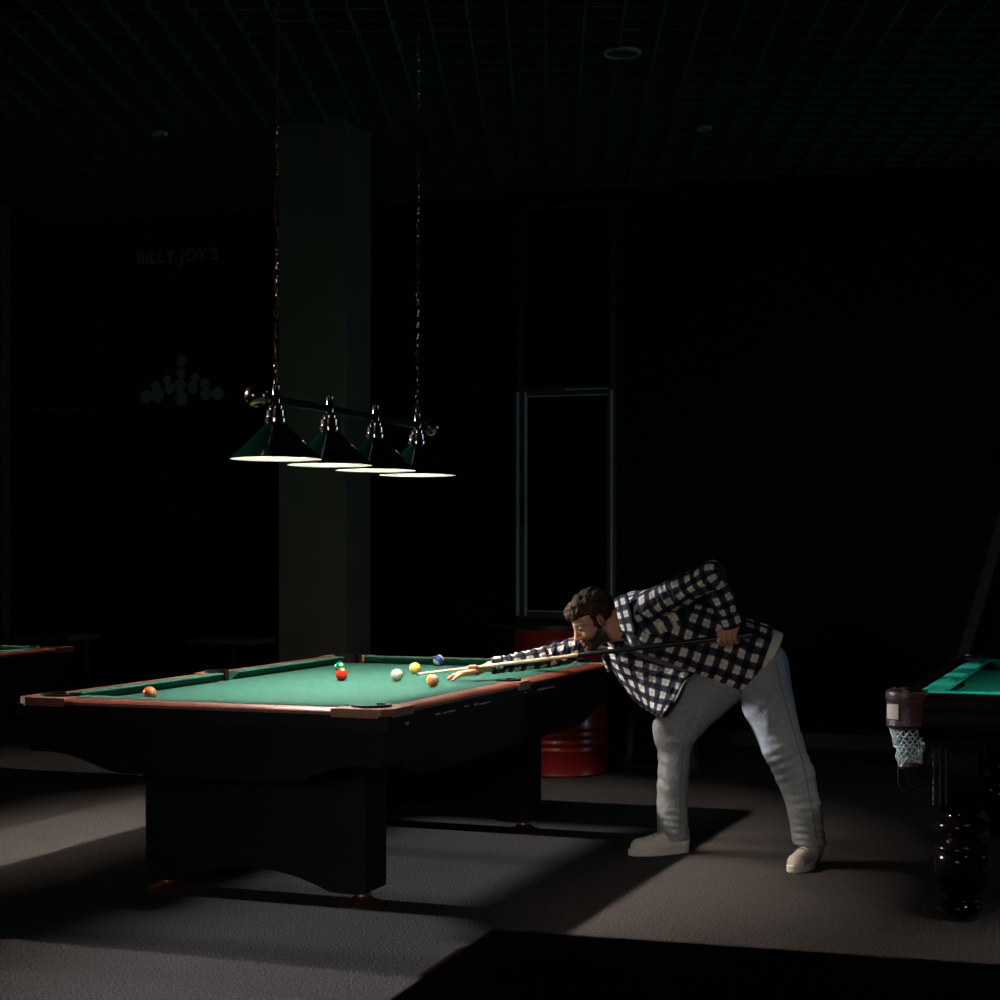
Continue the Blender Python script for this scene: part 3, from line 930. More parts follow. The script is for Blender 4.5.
# ------------------------------------------------------------------ the player: signed-distance modelling kit
class Field:
    def __init__(s, lo, hi, h):
        s.lo = np.array(lo, float); s.h = h
        s.n = np.ceil((np.array(hi, float) - s.lo) / h).astype(int) + 1
        s.D = np.full(tuple(s.n), 1.0, np.float32)
    def sl(s, lo, hi):
        i0 = np.clip(np.floor((np.array(lo) - s.lo) / s.h).astype(int), 0, s.n)
        i1 = np.clip(np.ceil((np.array(hi) - s.lo) / s.h).astype(int) + 1, 0, s.n)
        S = tuple(slice(a, b) for a, b in zip(i0, i1))
        ax = [(s.lo[k] + np.arange(i0[k], i1[k]) * s.h).astype(np.float32) for k in range(3)]
        return S, ax[0][:, None, None], ax[1][None, :, None], ax[2][None, None, :]
    def _apply(s, S, d, k, sub):
        A = s.D[S]
        if A.size == 0: return
        if sub:
            if k > 0:
                h = np.clip(.5 - .5 * (A + d) / k, 0, 1); s.D[S] = A * (1 - h) - d * h + k * h * (1 - h)
            else: s.D[S] = np.maximum(A, -d)
        else:
            if k > 0:
                h = np.clip(.5 + .5 * (A - d) / k, 0, 1); s.D[S] = A * (1 - h) + d * h - k * h * (1 - h)
            else: s.D[S] = np.minimum(A, d)
    def cone(s, a, b, ra, rb, k=.01, sub=False, sq=None):
        """limb from a to b with radius ra to rb; sq = (axis, factor) flattens it along a direction"""
        a = np.array(a, float); b = np.array(b, float); pad = max(ra, rb) * (1 if sq is None else max(1, 1 / sq[1])) + k + .03
        S, X, Y, Z = s.sl(np.minimum(a, b) - pad, np.maximum(a, b) + pad)
        ab = b - a; L2 = max(1e-9, ab @ ab)
        px, py, pz = X - a[0], Y - a[1], Z - a[2]
        t = np.clip((px * ab[0] + py * ab[1] + pz * ab[2]) / L2, 0, 1)
        qx, qy, qz = px - t * ab[0], py - t * ab[1], pz - t * ab[2]
        if sq is not None:
            ax = np.array(sq[0], float); ax /= np.linalg.norm(ax); f = sq[1]
            w = qx * ax[0] + qy * ax[1] + qz * ax[2]; e = w * (f - 1)
            qx, qy, qz = qx + e * ax[0], qy + e * ax[1], qz + e * ax[2]
        s._apply(S, np.sqrt(qx * qx + qy * qy + qz * qz) - (ra + (rb - ra) * t), k, sub)
    def ell(s, c, F, U, N, r, k=.01, sub=False):
        c = np.array(c, float); m = max(r) + k + .03
        S, X, Y, Z = s.sl(c - m, c + m)
        px, py, pz = X - c[0], Y - c[1], Z - c[2]
        g = [(px * A[0] + py * A[1] + pz * A[2]) / q for A, q in zip((F, U, N), r)]
        q = np.sqrt(g[0] ** 2 + g[1] ** 2 + g[2] ** 2)
        q2 = np.sqrt((g[0] / r[0]) ** 2 + (g[1] / r[1]) ** 2 + (g[2] / r[2]) ** 2)
        s._apply(S, q * (q - 1) / np.maximum(q2, 1e-6), k, sub)
    def cut(s, p, n, k=0.0):
        """remove everything on the side n points to"""
        n = np.array(n, float); n /= np.linalg.norm(n)
        S, X, Y, Z = s.sl(s.lo, s.lo + (s.n - 1) * s.h)
        d = (X - p[0]) * n[0] + (Y - p[1]) * n[1] + (Z - p[2]) * n[2]
        s._apply(S, -d, k, True)
    def nets(s):
        D = s.D; I = D < 0
        c = np.zeros(tuple(s.n - 1), np.int8)
        for i in (0, 1):
            for j in (0, 1):
                for k in (0, 1):
                    c += I[i:i + s.n[0] - 1, j:j + s.n[1] - 1, k:k + s.n[2] - 1]
        act = (c > 0) & (c < 8)
        cells = np.argwhere(act)
        idx = np.full(act.shape, -1, np.int32); idx[act] = np.arange(len(cells))
        pos = np.zeros((len(cells), 3)); cnt = np.zeros(len(cells))
        E3 = np.eye(3, dtype=int)
        for ax in range(3):
            o1, o2 = [q for q in range(3) if q != ax]
            for i in (0, 1):
                for j in (0, 1):
                    off = E3[o1] * i + E3[o2] * j
                    p = cells + off; q = p + E3[ax]
                    a = D[tuple(p.T)]; b = D[tuple(q.T)]
                    m = (a < 0) != (b < 0)
                    t = np.where(m, a / np.where(m, a - b, 1), 0)
                    pos += np.where(m[:, None], off + t[:, None] * E3[ax], 0); cnt += m
        V = s.lo + (cells + pos / cnt[:, None]) * s.h
        quads = []
        for ax in range(3):
            o1, o2 = (ax + 1) % 3, (ax + 2) % 3
            sa = [slice(1, -1)] * 3; sb = [slice(1, -1)] * 3
            A = I[tuple(slice(1, s.n[k] - 1) for k in range(3))]
            hi = [slice(1, s.n[k] - 1) for k in range(3)]; hi[ax] = slice(2, s.n[ax])
            B = I[tuple(hi)]
            e = np.argwhere(A != B) + 1
            if len(e) == 0: continue
            sg = I[tuple(e.T)]
            c0 = idx[tuple(e.T)]; c1 = idx[tuple((e - E3[o1]).T)]; c2 = idx[tuple((e - E3[o1] - E3[o2]).T)]; c3 = idx[tuple((e - E3[o2]).T)]
            q = np.stack([c0, c1, c2, c3], 1)
            q[~sg] = q[~sg][:, ::-1]
            quads.append(q)
        Q = np.concatenate(quads); Q = Q[(Q >= 0).all(1)]
        lab = np.arange(len(V))
        while True:
            m = lab[Q].min(1); new = lab.copy()
            for c_ in range(4): np.minimum.at(new, Q[:, c_], m)
            new = new[new]
            if (new == lab).all(): break
            lab = new
        cnt_ = np.bincount(lab, minlength=len(V)); keep = cnt_[lab] > .03 * len(V)
        Q = Q[keep[Q[:, 0]]]; used = np.zeros(len(V), bool); used[Q.ravel()] = True
        ren = np.cumsum(used) - 1; V = V[used]; Q = ren[Q]
        print('NETS', len(V), np.unique(cnt_[cnt_ > 0])[-4:])
        return V, Q

def np_mesh(name, V, Q, m, parent, origin, attrs=None):
    me = bpy.data.meshes.new(name)
    me.vertices.add(len(V)); me.vertices.foreach_set('co', (V - np.array(origin)).astype(np.float32).ravel())
    me.loops.add(len(Q) * 4); me.loops.foreach_set('vertex_index', Q.astype(np.int32).ravel())
    me.polygons.add(len(Q)); me.polygons.foreach_set('loop_start', np.arange(0, len(Q) * 4, 4, dtype=np.int32))
    me.polygons.foreach_set('use_smooth', np.ones(len(Q), bool))
    for an, (ty, arr) in (attrs or {}).items():
        a = me.attributes.new(an, ty, 'CORNER' if len(arr) == len(Q) * 4 and len(arr) != len(V) else 'POINT')
        a.data.foreach_set('vector' if ty == 'FLOAT_VECTOR' else 'value', arr.astype(np.float32).ravel())
    me.update(calc_edges=True); me.validate()
    me.materials.append(m)
    o = bpy.data.objects.new(name, me); COL.objects.link(o)
    if parent is not None: o.parent = parent
    return o
def relax(V, Q, it=2, lam=.5):
    """light Laplacian smoothing over the quads"""
    n = len(V)
    for _ in range(it):
        acc = np.zeros_like(V); cnt = np.zeros(n)
        for a, b in ((0, 1), (1, 2), (2, 3), (3, 0)):
            np.add.at(acc, Q[:, a], V[Q[:, b]]); np.add.at(acc, Q[:, b], V[Q[:, a]])
            np.add.at(cnt, Q[:, a], 1); np.add.at(cnt, Q[:, b], 1)
        V = V + lam * (acc / np.maximum(cnt, 1)[:, None] - V)
    return V
def vnormals(V, Q):
    fn = np.cross(V[Q[:, 2]] - V[Q[:, 0]], V[Q[:, 3]] - V[Q[:, 1]])
    N = np.zeros_like(V)
    for k in range(4): np.add.at(N, Q[:, k], fn)
    return N / np.maximum(np.linalg.norm(N, axis=1), 1e-9)[:, None]
def fold_noise(V, seed, f=18.0):
    r = np.random.RandomState(seed); out = np.zeros(len(V))
    for k in range(9):
        d = r.normal(size=3); d /= np.linalg.norm(d)
        out += np.sin(V @ d * f * r.uniform(.6, 1.9) + r.uniform(0, 6.28) + 1.3 * np.sin(V @ r.normal(size=3) * f * .5)) / 3.0
    return out

def v(*a): return np.array(W(*a))
ROOT = Vector((1.0, 7.75, 0))
person = empty('person', ROOT)
tag(person, 'man in checked flannel shirt and pale jeans, bending low to aim a cue', 'person')
OR = np.array(ROOT)

# body frame -------------------------------------------------------
th, ps = R(32), R(22)
F = np.array((-math.cos(th) * math.cos(ps), -math.cos(th) * math.sin(ps), -math.sin(th)))
U = np.array((-math.sin(th) * math.cos(ps), -math.sin(th) * math.sin(ps), math.cos(th)))
Nn = np.array((math.sin(ps), -math.cos(ps), 0.0))       # towards the ear nearest the camera
HC = v(592.5, 619.5, 7.87)
def hd(f, u, n): return HC + F * f + U * u + Nn * n

sh_n, sh_f = v(655, 607, 7.62), v(622, 631, 8.02)       # shoulders: near, far
el_n, wr_n = v(711, 577, 7.44), v(732, 627, 7.46)
el_f, wr_f = v(557, 655, 8.11), v(493, 666, 8.035)
neck = v(634, 621, 7.83)
pel = v(752, 660, 7.80)

# ---- body: one continuous skin surface (head, neck, trunk, both arms and hands)
B = Field((-.30, 7.28, .755), (1.30, 8.32, 1.32), .004)
B.cone(neck + np.array((.03, 0, -.01)), pel, .075, .11, .0, sq=((0, 1, 0), .75))
B.cone(neck, sh_n, .06, .05, .03); B.cone(neck, sh_f, .06, .05, .03)
B.cone(sh_n, el_n, .048, .036, .02); B.cone(el_n, wr_n, .036, .025, .01)
B.cone(sh_f, el_f, .046, .036, .02); B.cone(el_f, wr_f, .034, .024, .01)
B.cone(v(751, 660, 7.70), v(763, 672, 7.70), .08, .05, .03); B.cone(v(745, 662, 7.83), v(738, 674, 7.85), .08, .05, .03)
# neck
B.cone(hd(-.040, -.045, 0), neck, .057, .068, .02)
B.cone(hd(.01, -.07, 0), neck - np.array((.02, 0, .03)), .045, .055, .02)
# skull and face
B.ell(hd(-.014, .032, 0), F, U, Nn, (.099, .088, .077), .015)
B.ell(hd(.028, -.028, 0), F, U, Nn, (.064, .082, .060), .02)
for sgn in (1, -1):
    B.cone(hd(.064, -.098, .010 * sgn), hd(-.012, -.060, .050 * sgn), .021, .018, .022)
    B.ell(hd(.060, -.030, .036 * sgn), F, U, Nn, (.024, .022, .020), .018)
B.ell(hd(.074, -.100, 0), F, U, Nn, (.019, .018, .022), .016)
B.cone(hd(.084, .024, .010), hd(.068, .021, .044), .009, .008, .012); B.cone(hd(.084, .024, -.010), hd(.068, .021, -.044), .009, .008, .012)
for sgn in (1, -1):
    B.ell(hd(.096, .003, .030 * sgn), F, U, Nn, (.016, .012, .018), .010, sub=True)
B.cone(hd(.087, .014, 0), hd(.112, -.030, 0), .0085, .0105, .010)
B.ell(hd(.113, -.033, 0), F, U, Nn, (.011, .010, .011), .006)
for sgn in (1, -1):
    B.ell(hd(.101, -.037, .011 * sgn), F, U, Nn, (.011, .008, .008), .005)
    B.ell(hd(.106, -.044, .007 * sgn), F, U, Nn, (.004, .004, .003), .002, sub=True)
    B.ell(hd(.0755, .004, .031 * sgn), F, U, Nn, (.0135, .0125, .0145), .003)
B.cone(hd(.093, -.060, .016), hd(.093, -.060, -.016), .0062, .0062, .006)
B.cone(hd(.096, -.060, .0), hd(.096, -.0605, -.001), .0065, .0065, .006)
B.cone(hd(.091, -.073, .013), hd(.091, -.073, -.013), .0072, .0072, .006)
B.cone(hd(.101, -.0665, .020), hd(.101, -.0665, -.020), .0028, .0028, .003, sub=True)
for sgn in (1, -1):
    ec = hd(-.004, -.006, .0765 * sgn)
    Fe = F * .96 - U * .25; Ue = U * .96 + F * .25
    Ne = Nn * sgn * .93 - F * .37; 
    B.ell(ec, Fe, Ue, Ne, (.0185, .031, .0080), .006)
    B.ell(ec + Ne * .0085 + Ue * .003 + Fe * .002, Fe, Ue, Ne, (.011, .019, .0075), .004, sub=True)
    B.ell(ec + Ne * .003 + Fe * .010, Fe, Ue, Ne, (.005, .008, .005), .003)
# bridge hand: palm raised, fingers spread on the cloth
kn = [v(473, 671.2, 7.945), v(471.5, 671.3, 7.972), v(473, 672.0, 8.0), v(476.5, 673.2, 8.028)]
md = [v(462.5, 673.6, 7.915), v(459.5, 673.4, 7.965), v(461.5, 673.8, 8.01), v(467, 674.6, 8.052)]
tp = [v(453.0, 680.0, 7.895), v(448.2, 678.8, 7.958), v(451, 677.9, 8.02), v(458.5, 677.2, 8.07)]
for i, (a, m_, b) in enumerate(zip(kn, md, tp)):
    rr = (.0098, .0102, .0098, .0088)[i]
    B.cone(wr_f + np.array((-.012, (i - 1.5) * .012, 0)), a, .0175, .0130, .012)
    B.cone(a, m_, rr * 1.12, rr, .003); 
    q = m_ * .45 + b * .55 + np.array((0, 0, .003))
    B.cone(m_, q, rr, rr * .92, .002); B.cone(q, b, rr * .92, rr * .78, .002)
B.cone(v(489, 668.5, 7.985), v(481, 669.3, 7.915), .0155, .0125, .010)
B.cone(v(481, 669.3, 7.915), v(475, 666.8, 7.872), .0118, .0100, .003)
B.cone(v(475, 666.8, 7.872), v(469.5, 666.6, 7.868), .0098, .0080, .002)
# grip hand: closed around the butt
cd = np.array((cueB - cueA).normalized())
def cq(px):
    t = (px - 417.0) / 340.0
    return np.array(cueA) + np.array(cueB - cueA) * t
up_ = np.array((0, 0, 1.0)); up_ = up_ - cd * (up_ @ cd); up_ /= np.linalg.norm(up_)
nr_ = np.cross(cd, up_); nr_ *= -1 if nr_[1] > 0 else 1       # towards the camera
def ring(px, ang, r):
    """point around the cue: ang 0 = above, 90 = camera side, 180 = below"""
    a = R(ang); return cq(px) + up_ * (math.cos(a) * r) + nr_ * (math.sin(a) * r)
for i, px in enumerate((723.5, 728.5, 733.5, 738)):
    rr = (.0102, .0106, .0102, .0090)[i]
    B.cone(wr_n + cd * (-.010 + .008 * i), ring(px, 48, .032), .0185, .0125, .012)
    pts = [ring(px, 48, .032), ring(px - .3, 105, .0295), ring(px - .3, 170, .0265), ring(px, 235, .0245), ring(px, 280, .023)]
    for k in range(4): B.cone(pts[k], pts[k + 1], rr * (1.1, 1, .95, .88)[k], rr * (1, .95, .88, .8)[k], .002)
B.cone(wr_n + nr_ * -.006, ring(722, -60, .028), .016, .0125, .01)
B.cone(ring(722, -60, .028), ring(716.5, -85, .022), .0118, .0105, .003); B.cone(ring(716.5, -85, .022), ring(711.5, -120, .021), .0105, .0085, .002)
V_, Q_ = B.nets(); del B
V_ = relax(V_, Q_, 1, .35)
loc = (V_ - HC); f_, u_, n_ = loc @ F, loc @ U, loc @ Nn
jaw = np.clip((-.046 - .45 * np.clip(.055 - f_, 0, .2) * 0 - u_ + .55 * np.clip(.06 - f_, 0, .08)) / .012, 0, 1)
inhead = (np.linalg.norm(loc, axis=1) < .155) & (u_ > -.135)
mouth = np.exp(-(((u_ + .0665) / .010) ** 2 + (n_ / .022) ** 2)) * (f_ > .08)
front = np.clip((f_ + .015) / .02, 0, 1)
beard = np.where(inhead, jaw * front * (1 - .8 * mouth) * .97, 0)
cheekclear = np.clip(((f_ - .055) / .02), 0, 1) * np.clip((u_ + .052) / .008, 0, 1)
beard = beard * (1 - cheekclear)
must = np.exp(-(((u_ + .052) / .006) ** 2)) * (np.abs(n_) < .026) * (f_ > .08)
beard = np.maximum(beard, must * .8)
brow = np.exp(-(((u_ - .0245) / .0050) ** 2)) * np.clip((np.abs(n_) - .008) / .006, 0, 1) * (np.abs(n_) < .048) * (f_ > .05) * inhead
beard = np.maximum(beard, brow)
body = np_mesh('body', V_, Q_, M['skin'], person, OR, {'beard': ('FLOAT', beard)})
# eyes
for sgn in (1, -1):
    m = MB(); c = hd(.0800, .0035, .031 * sgn) - OR
    m.sphere((0, 0, 0), .0112, u=16, v=10)
    e = m.build('eye', M['eye_white'], body); e.location = Vector(c)
    m = MB(); d = F * .98 + U * .16; d /= np.linalg.norm(d)
    q = Vector(d).to_track_quat('Z', 'Y').to_matrix().to_4x4()
    m.lathe([(.0056, .0098), (.003, .0112), (.0005, .0116)], (0, 0, 0), 14, M=q); m.build('iris', M['iris'], e) if False else m.bm.free()
    m = MB(); m.lathe([(.0056, .0098), (.003, .0112), (.0005, .0116)], tuple(c), 14, M=q); m.build('iris', M['iris'], body)

# ---- hair
H = Field(HC - .17, HC + .17, .003)
H.ell(hd(-.020, .038, 0), F, U, Nn, (.106, .097, .086), .0)
H.ell(hd(.052, .082, 0), F, U, Nn, (.052, .036, .062), .02)       # quiff over the forehead
H.ell(hd(.072, .072, .012), F, U, Nn, (.036, .026, .045), .015)
H.ell(hd(-.058, -.032, 0), F, U, Nn, (.056, .074, .070), .02)      # nape
for sgn in (1, -1):
    H.cone(hd(.012, .03, .066 * sgn), hd(.014, -.032, .068 * sgn), .017, .009, .01)
    H.ell(hd(-.004, -.006, .084 * sgn), F, U, Nn, (.023, .034, .020), .004, sub=True)
H.cut(hd(.088, .050, 0), F * .75 - U * .66)
H.cut(hd(.034, .0, 0), F * 1.0 - U * .12) if False else None
# clear the face below the hairline
S, X, Y, Z = H.sl(H.lo, H.lo + (H.n - 1) * H.h)
fx = (X - HC[0]) * F[0] + (Y - HC[1]) * F[1] + (Z - HC[2]) * F[2]
fu = (X - HC[0]) * U[0] + (Y - HC[1]) * U[1] + (Z - HC[2]) * U[2]
face = np.maximum(.028 - fx, fu - .050)      # negative inside the face wedge
H._apply(S, face, .008, True)
Vh, Qh = H.nets(); del H
Nh = vnormals(Vh, Qh)
Vh = Vh + Nh * (fold_noise(Vh, 3, 170) * .0030 + fold_noise(Vh, 5, 80) * .0042)[:, None]
np_mesh('hair', Vh, Qh, M['hair'], person, OR)

# ---- jeans
J = Field((.60, 7.35, .04), (1.55, 8.08, 1.02), .006)
hipn, hipf = v(763, 667, 7.70), v(738, 670, 7.87)
J.cone(v(757, 662, 7.70), v(742, 665, 7.86), .112, .108, .0)
J.cone(v(735, 650, 7.72), v(728, 653, 7.84), .090, .09, .04)
J.cone(hipn, v(768, 704, 7.64), .113, .108, .03); J.cone(v(768, 704, 7.64), v(783, 747, 7.58), .108, .090, .02); J.cone(v(783, 747, 7.58), v(795, 775, 7.57), .090, .080, .02)
J.cone(v(795, 775, 7.57), v(804, 810, 7.56), .080, .074, .015); J.cone(v(804, 810, 7.56), v(810, 846, 7.55), .074, .067, .015)
J.cone(hipf, v(703, 698, 7.85), .112, .105, .03); J.cone(v(703, 698, 7.85), v(676, 735, 7.85), .105, .086, .02)
J.cone(v(676, 735, 7.85), v(673, 785, 7.87), .080, .071, .02); J.cone(v(673, 785, 7.87), v(673, 842, 7.885), .071, .068, .015)
J.cone(v(664, 726, 7.84), v(668, 740, 7.84), .05, .05, .03)
zc_n, zc_f = float(v(0, 843.5, 7.55)[2]), float(v(0, 838.5, 7.885)[2])
for px, Zx, zc in ((810, 7.55, zc_n), (673, 7.885, zc_f)):
    c = v(px, 850, Zx)
    S, X, Y, Z = J.sl(c - np.array((.14, .14, .10)), c + np.array((.14, .14, .10)))
    J.D[S] = np.maximum(J.D[S], (zc - Z) + 0 * X + 0 * Y)
S, X, Y, Z = J.sl(J.lo, J.lo + (J.n - 1) * J.h)
wp, xw, zw = v(777, 646, 7.6), v(752, 646, 7.6)[0], v(752, 668, 7.6)[2]
waist = np.minimum((X - wp[0]) * -.86 + (Z - wp[2]) * .51 + 0 * Y, np.minimum(X - xw + 0 * Y + 0 * Z, Z - zw + 0 * X + 0 * Y))
J.D[S] = np.maximum(J.D[S], waist.astype(np.float32))
Vj, Qj = J.nets(); del J
Nj = vnormals(Vj, Qj)
zj = Vj[:, 2]
def crease(c, ax, amp, wl, rad, ph=0.0):
    """wrinkles across direction ax around c"""
    d = Vj - c; ax = np.array(ax, float); ax /= np.linalg.norm(ax)
    w = np.exp(-(np.sum(d * d, 1) / rad ** 2)); s_ = d @ ax
    return amp * .62 * w * (np.sin(2 * PI * s_ / wl + ph + 2.2 * np.sin(11 * (d @ np.array((.3, .8, .5))) + 7 * s_)) * (.55 + .45 * np.sin(14 * (d @ np.array((.8, -.5, .2))) + ph)))
rn = fold_noise(Vj * np.array((1, 1, .55)), 13, 26)
disp = fold_noise(Vj, 11, 15) * .0026 + (.6 - np.minimum(np.abs(rn), 1.2)) * .0032
disp += crease(v(683, 738, 7.78), (.35, 0, 1), .009, .050, .10)
disp += crease(v(692, 722, 7.78), (.9, 0, .6), .006, .045, .08, 1)
disp += crease(v(673, 828, 7.82), (.1, .2, 1), .006, .035, .09)
disp += crease(v(665, 775, 7.80), (.7, 0, .7), .005, .06, .12, 2)
disp += crease(v(808, 832, 7.50), (.1, .2, 1), .007, .035, .09, 1)
disp += crease(v(788, 765, 7.52), (-.5, 0, 1), .007, .05, .10, 2)
disp += crease(v(805, 800, 7.50), (-.3, 0, 1), .005, .05, .09, .5)
disp += crease(v(745, 690, 7.56), (-.8, 0, .6), .006, .06, .10)
Vj = Vj + Nj * disp[:, None]
jeans = np_mesh('jeans', Vj, Qj, M['denim'], person, OR)
# outer seam lying on the near leg, front leg seam, cuffs
from mathutils.bvhtree import BVHTree
bj = BVHTree.FromPolygons([tuple(p) for p in Vj], [tuple(q) for q in Qj])
def seam_on(bvh, pix, Z0, r, name, m, parent, lift=.001):
    pts = []
    for (px, py) in pix:
        tgt = W(px, py, Z0); o = Vector((0, 0, CAM_H)); d = (tgt - o).normalized()
        h = bvh.ray_cast(o, d)
        if h[0] is not None: pts.append(h[0] - h[1].normalized() * 0 - d * lift - ROOT)
    if len(pts) > 3: return MB().tube(pts, r, 6).build(name, m, parent)
def interp(pts, n=26):
    out = []
    for i in range(n):
        t = i / (n - 1) * (len(pts) - 1); k = min(int(t), len(pts) - 2); u = t - k
        out.append((pts[k][0] * (1 - u) + pts[k + 1][0] * u, pts[k][1] * (1 - u) + pts[k + 1][1] * u))
    return out
seam_on(bj, interp([(776, 662), (782, 690), (796, 740), (806, 775), (812, 810), (817, 840)], 40), 7.5, .0022, 'side_seam', M['denim_seam'], jeans)
seam_on(bj, interp([(684, 742), (682, 760), (680, 790), (680, 815), (680, 836)], 30), 7.8, .0022, 'side_seam', M['denim_seam'], jeans)
for px, Zx, zc, rr in ((810, 7.55, zc_n, .0680), (673, 7.885, zc_f, .0690)):
    c = v(px, 845, Zx)
    m = MB(); m.tube([(c[0] + rr * math.cos(a) - OR[0], c[1] + rr * math.sin(a) - OR[1], zc + .002) for a in [2 * PI * k / 36 for k in range(36)]], .0035, 6, closed=True)
    m.build('leg_hem', M['denim'], jeans)

# ---- tee shirt under the flannel
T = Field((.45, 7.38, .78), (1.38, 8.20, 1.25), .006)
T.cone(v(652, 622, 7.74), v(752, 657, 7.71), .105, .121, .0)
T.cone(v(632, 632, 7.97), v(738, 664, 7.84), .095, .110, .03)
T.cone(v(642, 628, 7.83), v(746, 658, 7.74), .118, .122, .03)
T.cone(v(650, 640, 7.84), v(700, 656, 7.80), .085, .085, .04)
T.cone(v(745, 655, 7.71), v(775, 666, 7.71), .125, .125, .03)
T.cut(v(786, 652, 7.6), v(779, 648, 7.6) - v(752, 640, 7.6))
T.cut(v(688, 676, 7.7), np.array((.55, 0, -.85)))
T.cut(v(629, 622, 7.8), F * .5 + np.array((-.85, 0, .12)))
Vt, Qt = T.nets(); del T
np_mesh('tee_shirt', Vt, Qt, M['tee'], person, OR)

# pale undershirt showing between the flannel hem and the jeans
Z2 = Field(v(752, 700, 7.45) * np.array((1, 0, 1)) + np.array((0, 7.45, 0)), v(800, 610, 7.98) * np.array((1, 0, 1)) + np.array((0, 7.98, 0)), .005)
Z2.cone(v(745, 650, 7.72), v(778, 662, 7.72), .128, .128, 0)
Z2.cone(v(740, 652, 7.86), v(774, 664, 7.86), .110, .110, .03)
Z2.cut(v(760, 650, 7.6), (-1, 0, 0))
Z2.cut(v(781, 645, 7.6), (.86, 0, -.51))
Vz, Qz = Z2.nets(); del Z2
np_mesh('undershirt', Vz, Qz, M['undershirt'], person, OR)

# ---- flannel shirt: trunk and sleeves as one hollow cloth
Sx = Field((-.06, 7.20, .74), (1.46, 8.34, 1.36), .0062)
parts = [(v(652, 614, 7.71), v(790, 667, 7.71), .115, .136, 0.0), (v(627, 630, 7.96), v(775, 668, 7.85), .105, .124, .03), (v(641, 618, 7.81), v(785, 664, 7.73), .122, .140, .03),
         (v(636, 610, 7.80), v(662, 612, 7.74), .078, .10, .03), (v(690, 645, 7.70), v(780, 684, 7.70), .105, .128, .04), (v(650, 634, 7.70), v(700, 650, 7.70), .10, .11, .04)]
sleeve_n = [(sh_n + np.array((-.01, 0, .01)), v(684, 589, 7.53), .074, .066), (v(684, 589, 7.53), el_n, .066, .058), (el_n, v(724, 602, 7.45), .060, .052), (v(724, 602, 7.45), wr_n + np.array((0, 0, .012)), .052, .042)]
sleeve_f = [(sh_f, v(590, 643, 8.07), .072, .058), (v(590, 643, 8.07), el_f, .058, .050), (el_f, v(520, 661, 8.075), .049, .042), (v(520, 661, 8.075), wr_f + np.array((.012, 0, 0)), .042, .037)]
for a, b, ra, rb, k in parts: Sx.cone(a, b, ra, rb, k)
for i, (a, b, ra, rb) in enumerate(sleeve_n + sleeve_f): Sx.cone(a, b, ra, rb, .022 if i in (0, 4) else .014)
# openings: neck, hem, front, cuffs
outer = Sx.D.copy()
Sx.D[:] = np.maximum(Sx.D, -(outer + .0105)); del outer
S, X, Y, Z = Sx.sl(Sx.lo, Sx.lo + (Sx.n - 1) * Sx.h)
def halfspace(p, n):
    n = np.array(n, float); n /= np.linalg.norm(n)
    return ((X - p[0]) * n[0] + (Y - p[1]) * n[1] + (Z - p[2]) * n[2]).astype(np.float32)   # >0 on the n side
trunk_x = halfspace(v(640, 600, 7.6), (1, 0, 0))
hem = halfspace(v(771, 640, 7.6), v(773, 664, 7.6) - v(744, 653, 7.6))
Sx.D[:] = np.maximum(Sx.D, hem)
# neck opening: everything in front of a plane through the collar, except the far arm (kept by its own lower reach)
nk = halfspace(v(619, 617, 7.8), F * .5 + np.array((-.85, 0, .12)))
farm = np.minimum(halfspace(v(610, 630, 8.0), (0, -1, 0)) + 0, 1)      # >0 nearer than the arm
Sx.D[:] = np.maximum(Sx.D, np.minimum(nk, np.minimum(halfspace(v(600, 600, 7.93), (0, -1, 0)), 1)))
# front opening along the underside
fo = halfspace(v(640, 660, 7.6), np.cross(v(752, 697, 7.6) - v(640, 658, 7.6), np.array((0, .92, .38))))
if fo[-1, 0, -1] > 0: fo = -fo
fo = np.minimum(fo, -halfspace(v(600, 600, 8.02), (0, 1, 0)))
Sx.D[:] = np.maximum(Sx.D, np.minimum(fo, trunk_x + .02))
Sx.cut(wr_f + np.array((.008, 0, 0)), wr_f - el_f)
cutn = halfspace(wr_n + np.array((-.002, 0, .010)), wr_n - v(724, 602, 7.45))
near_w = .07 - np.sqrt((X - wr_n[0]) ** 2 + (Y - wr_n[1]) ** 2 + (Z - wr_n[2]) ** 2)
Sx.D[:] = np.maximum(Sx.D, np.minimum(cutn, near_w))
Vs, Qs = Sx.nets(); del Sx, hem, nk, fo, farm, cutn, near_w, trunk_x
Vs = relax(Vs, Qs, 1, .3)
Ns = vnormals(Vs, Qs)
# cloth coordinates
def seg_coord(V, a, b, R0, off):
    ab = b - a; L = np.linalg.norm(ab); t = ab / L
    ref = np.array((0, 0, 1.0)); x = ref - t * (ref @ t); x /= np.linalg.norm(x); y = np.cross(t, x)
    d = V - a; s_ = d @ t; sc = np.clip(s_, 0, L)
    q = d - t * sc[:, None]; dist = np.linalg.norm(q, axis=1)
    ang = np.arctan2(q @ y, q @ x)
    return dist, np.stack([s_ + off, ang * R0, np.zeros(len(V))], 1)
cands = []
trunkd, trunkc = seg_coord(Vs, v(650, 618, 7.79), v(785, 664, 7.74), .150, 0)
cands.append((trunkd - .150, trunkc))
o_ = .31
for (a, b, R0) in ((sh_n, el_n, .062), (el_n, wr_n, .052)):
    d_, c_ = seg_coord(Vs, a, b, R0, o_); cands.append((d_ - (.070 if R0 > .06 else .052), c_)); o_ += np.linalg.norm(b - a)
o_ = .13
for (a, b, R0) in ((sh_f, el_f, .055), (el_f, wr_f, .045)):
    d_, c_ = seg_coord(Vs, a, b, R0, o_); cands.append((d_ - (.065 if R0 > .05 else .045), c_)); o_ += np.linalg.norm(b - a)
best = np.argmin(np.stack([c[0] for c in cands]), 0)
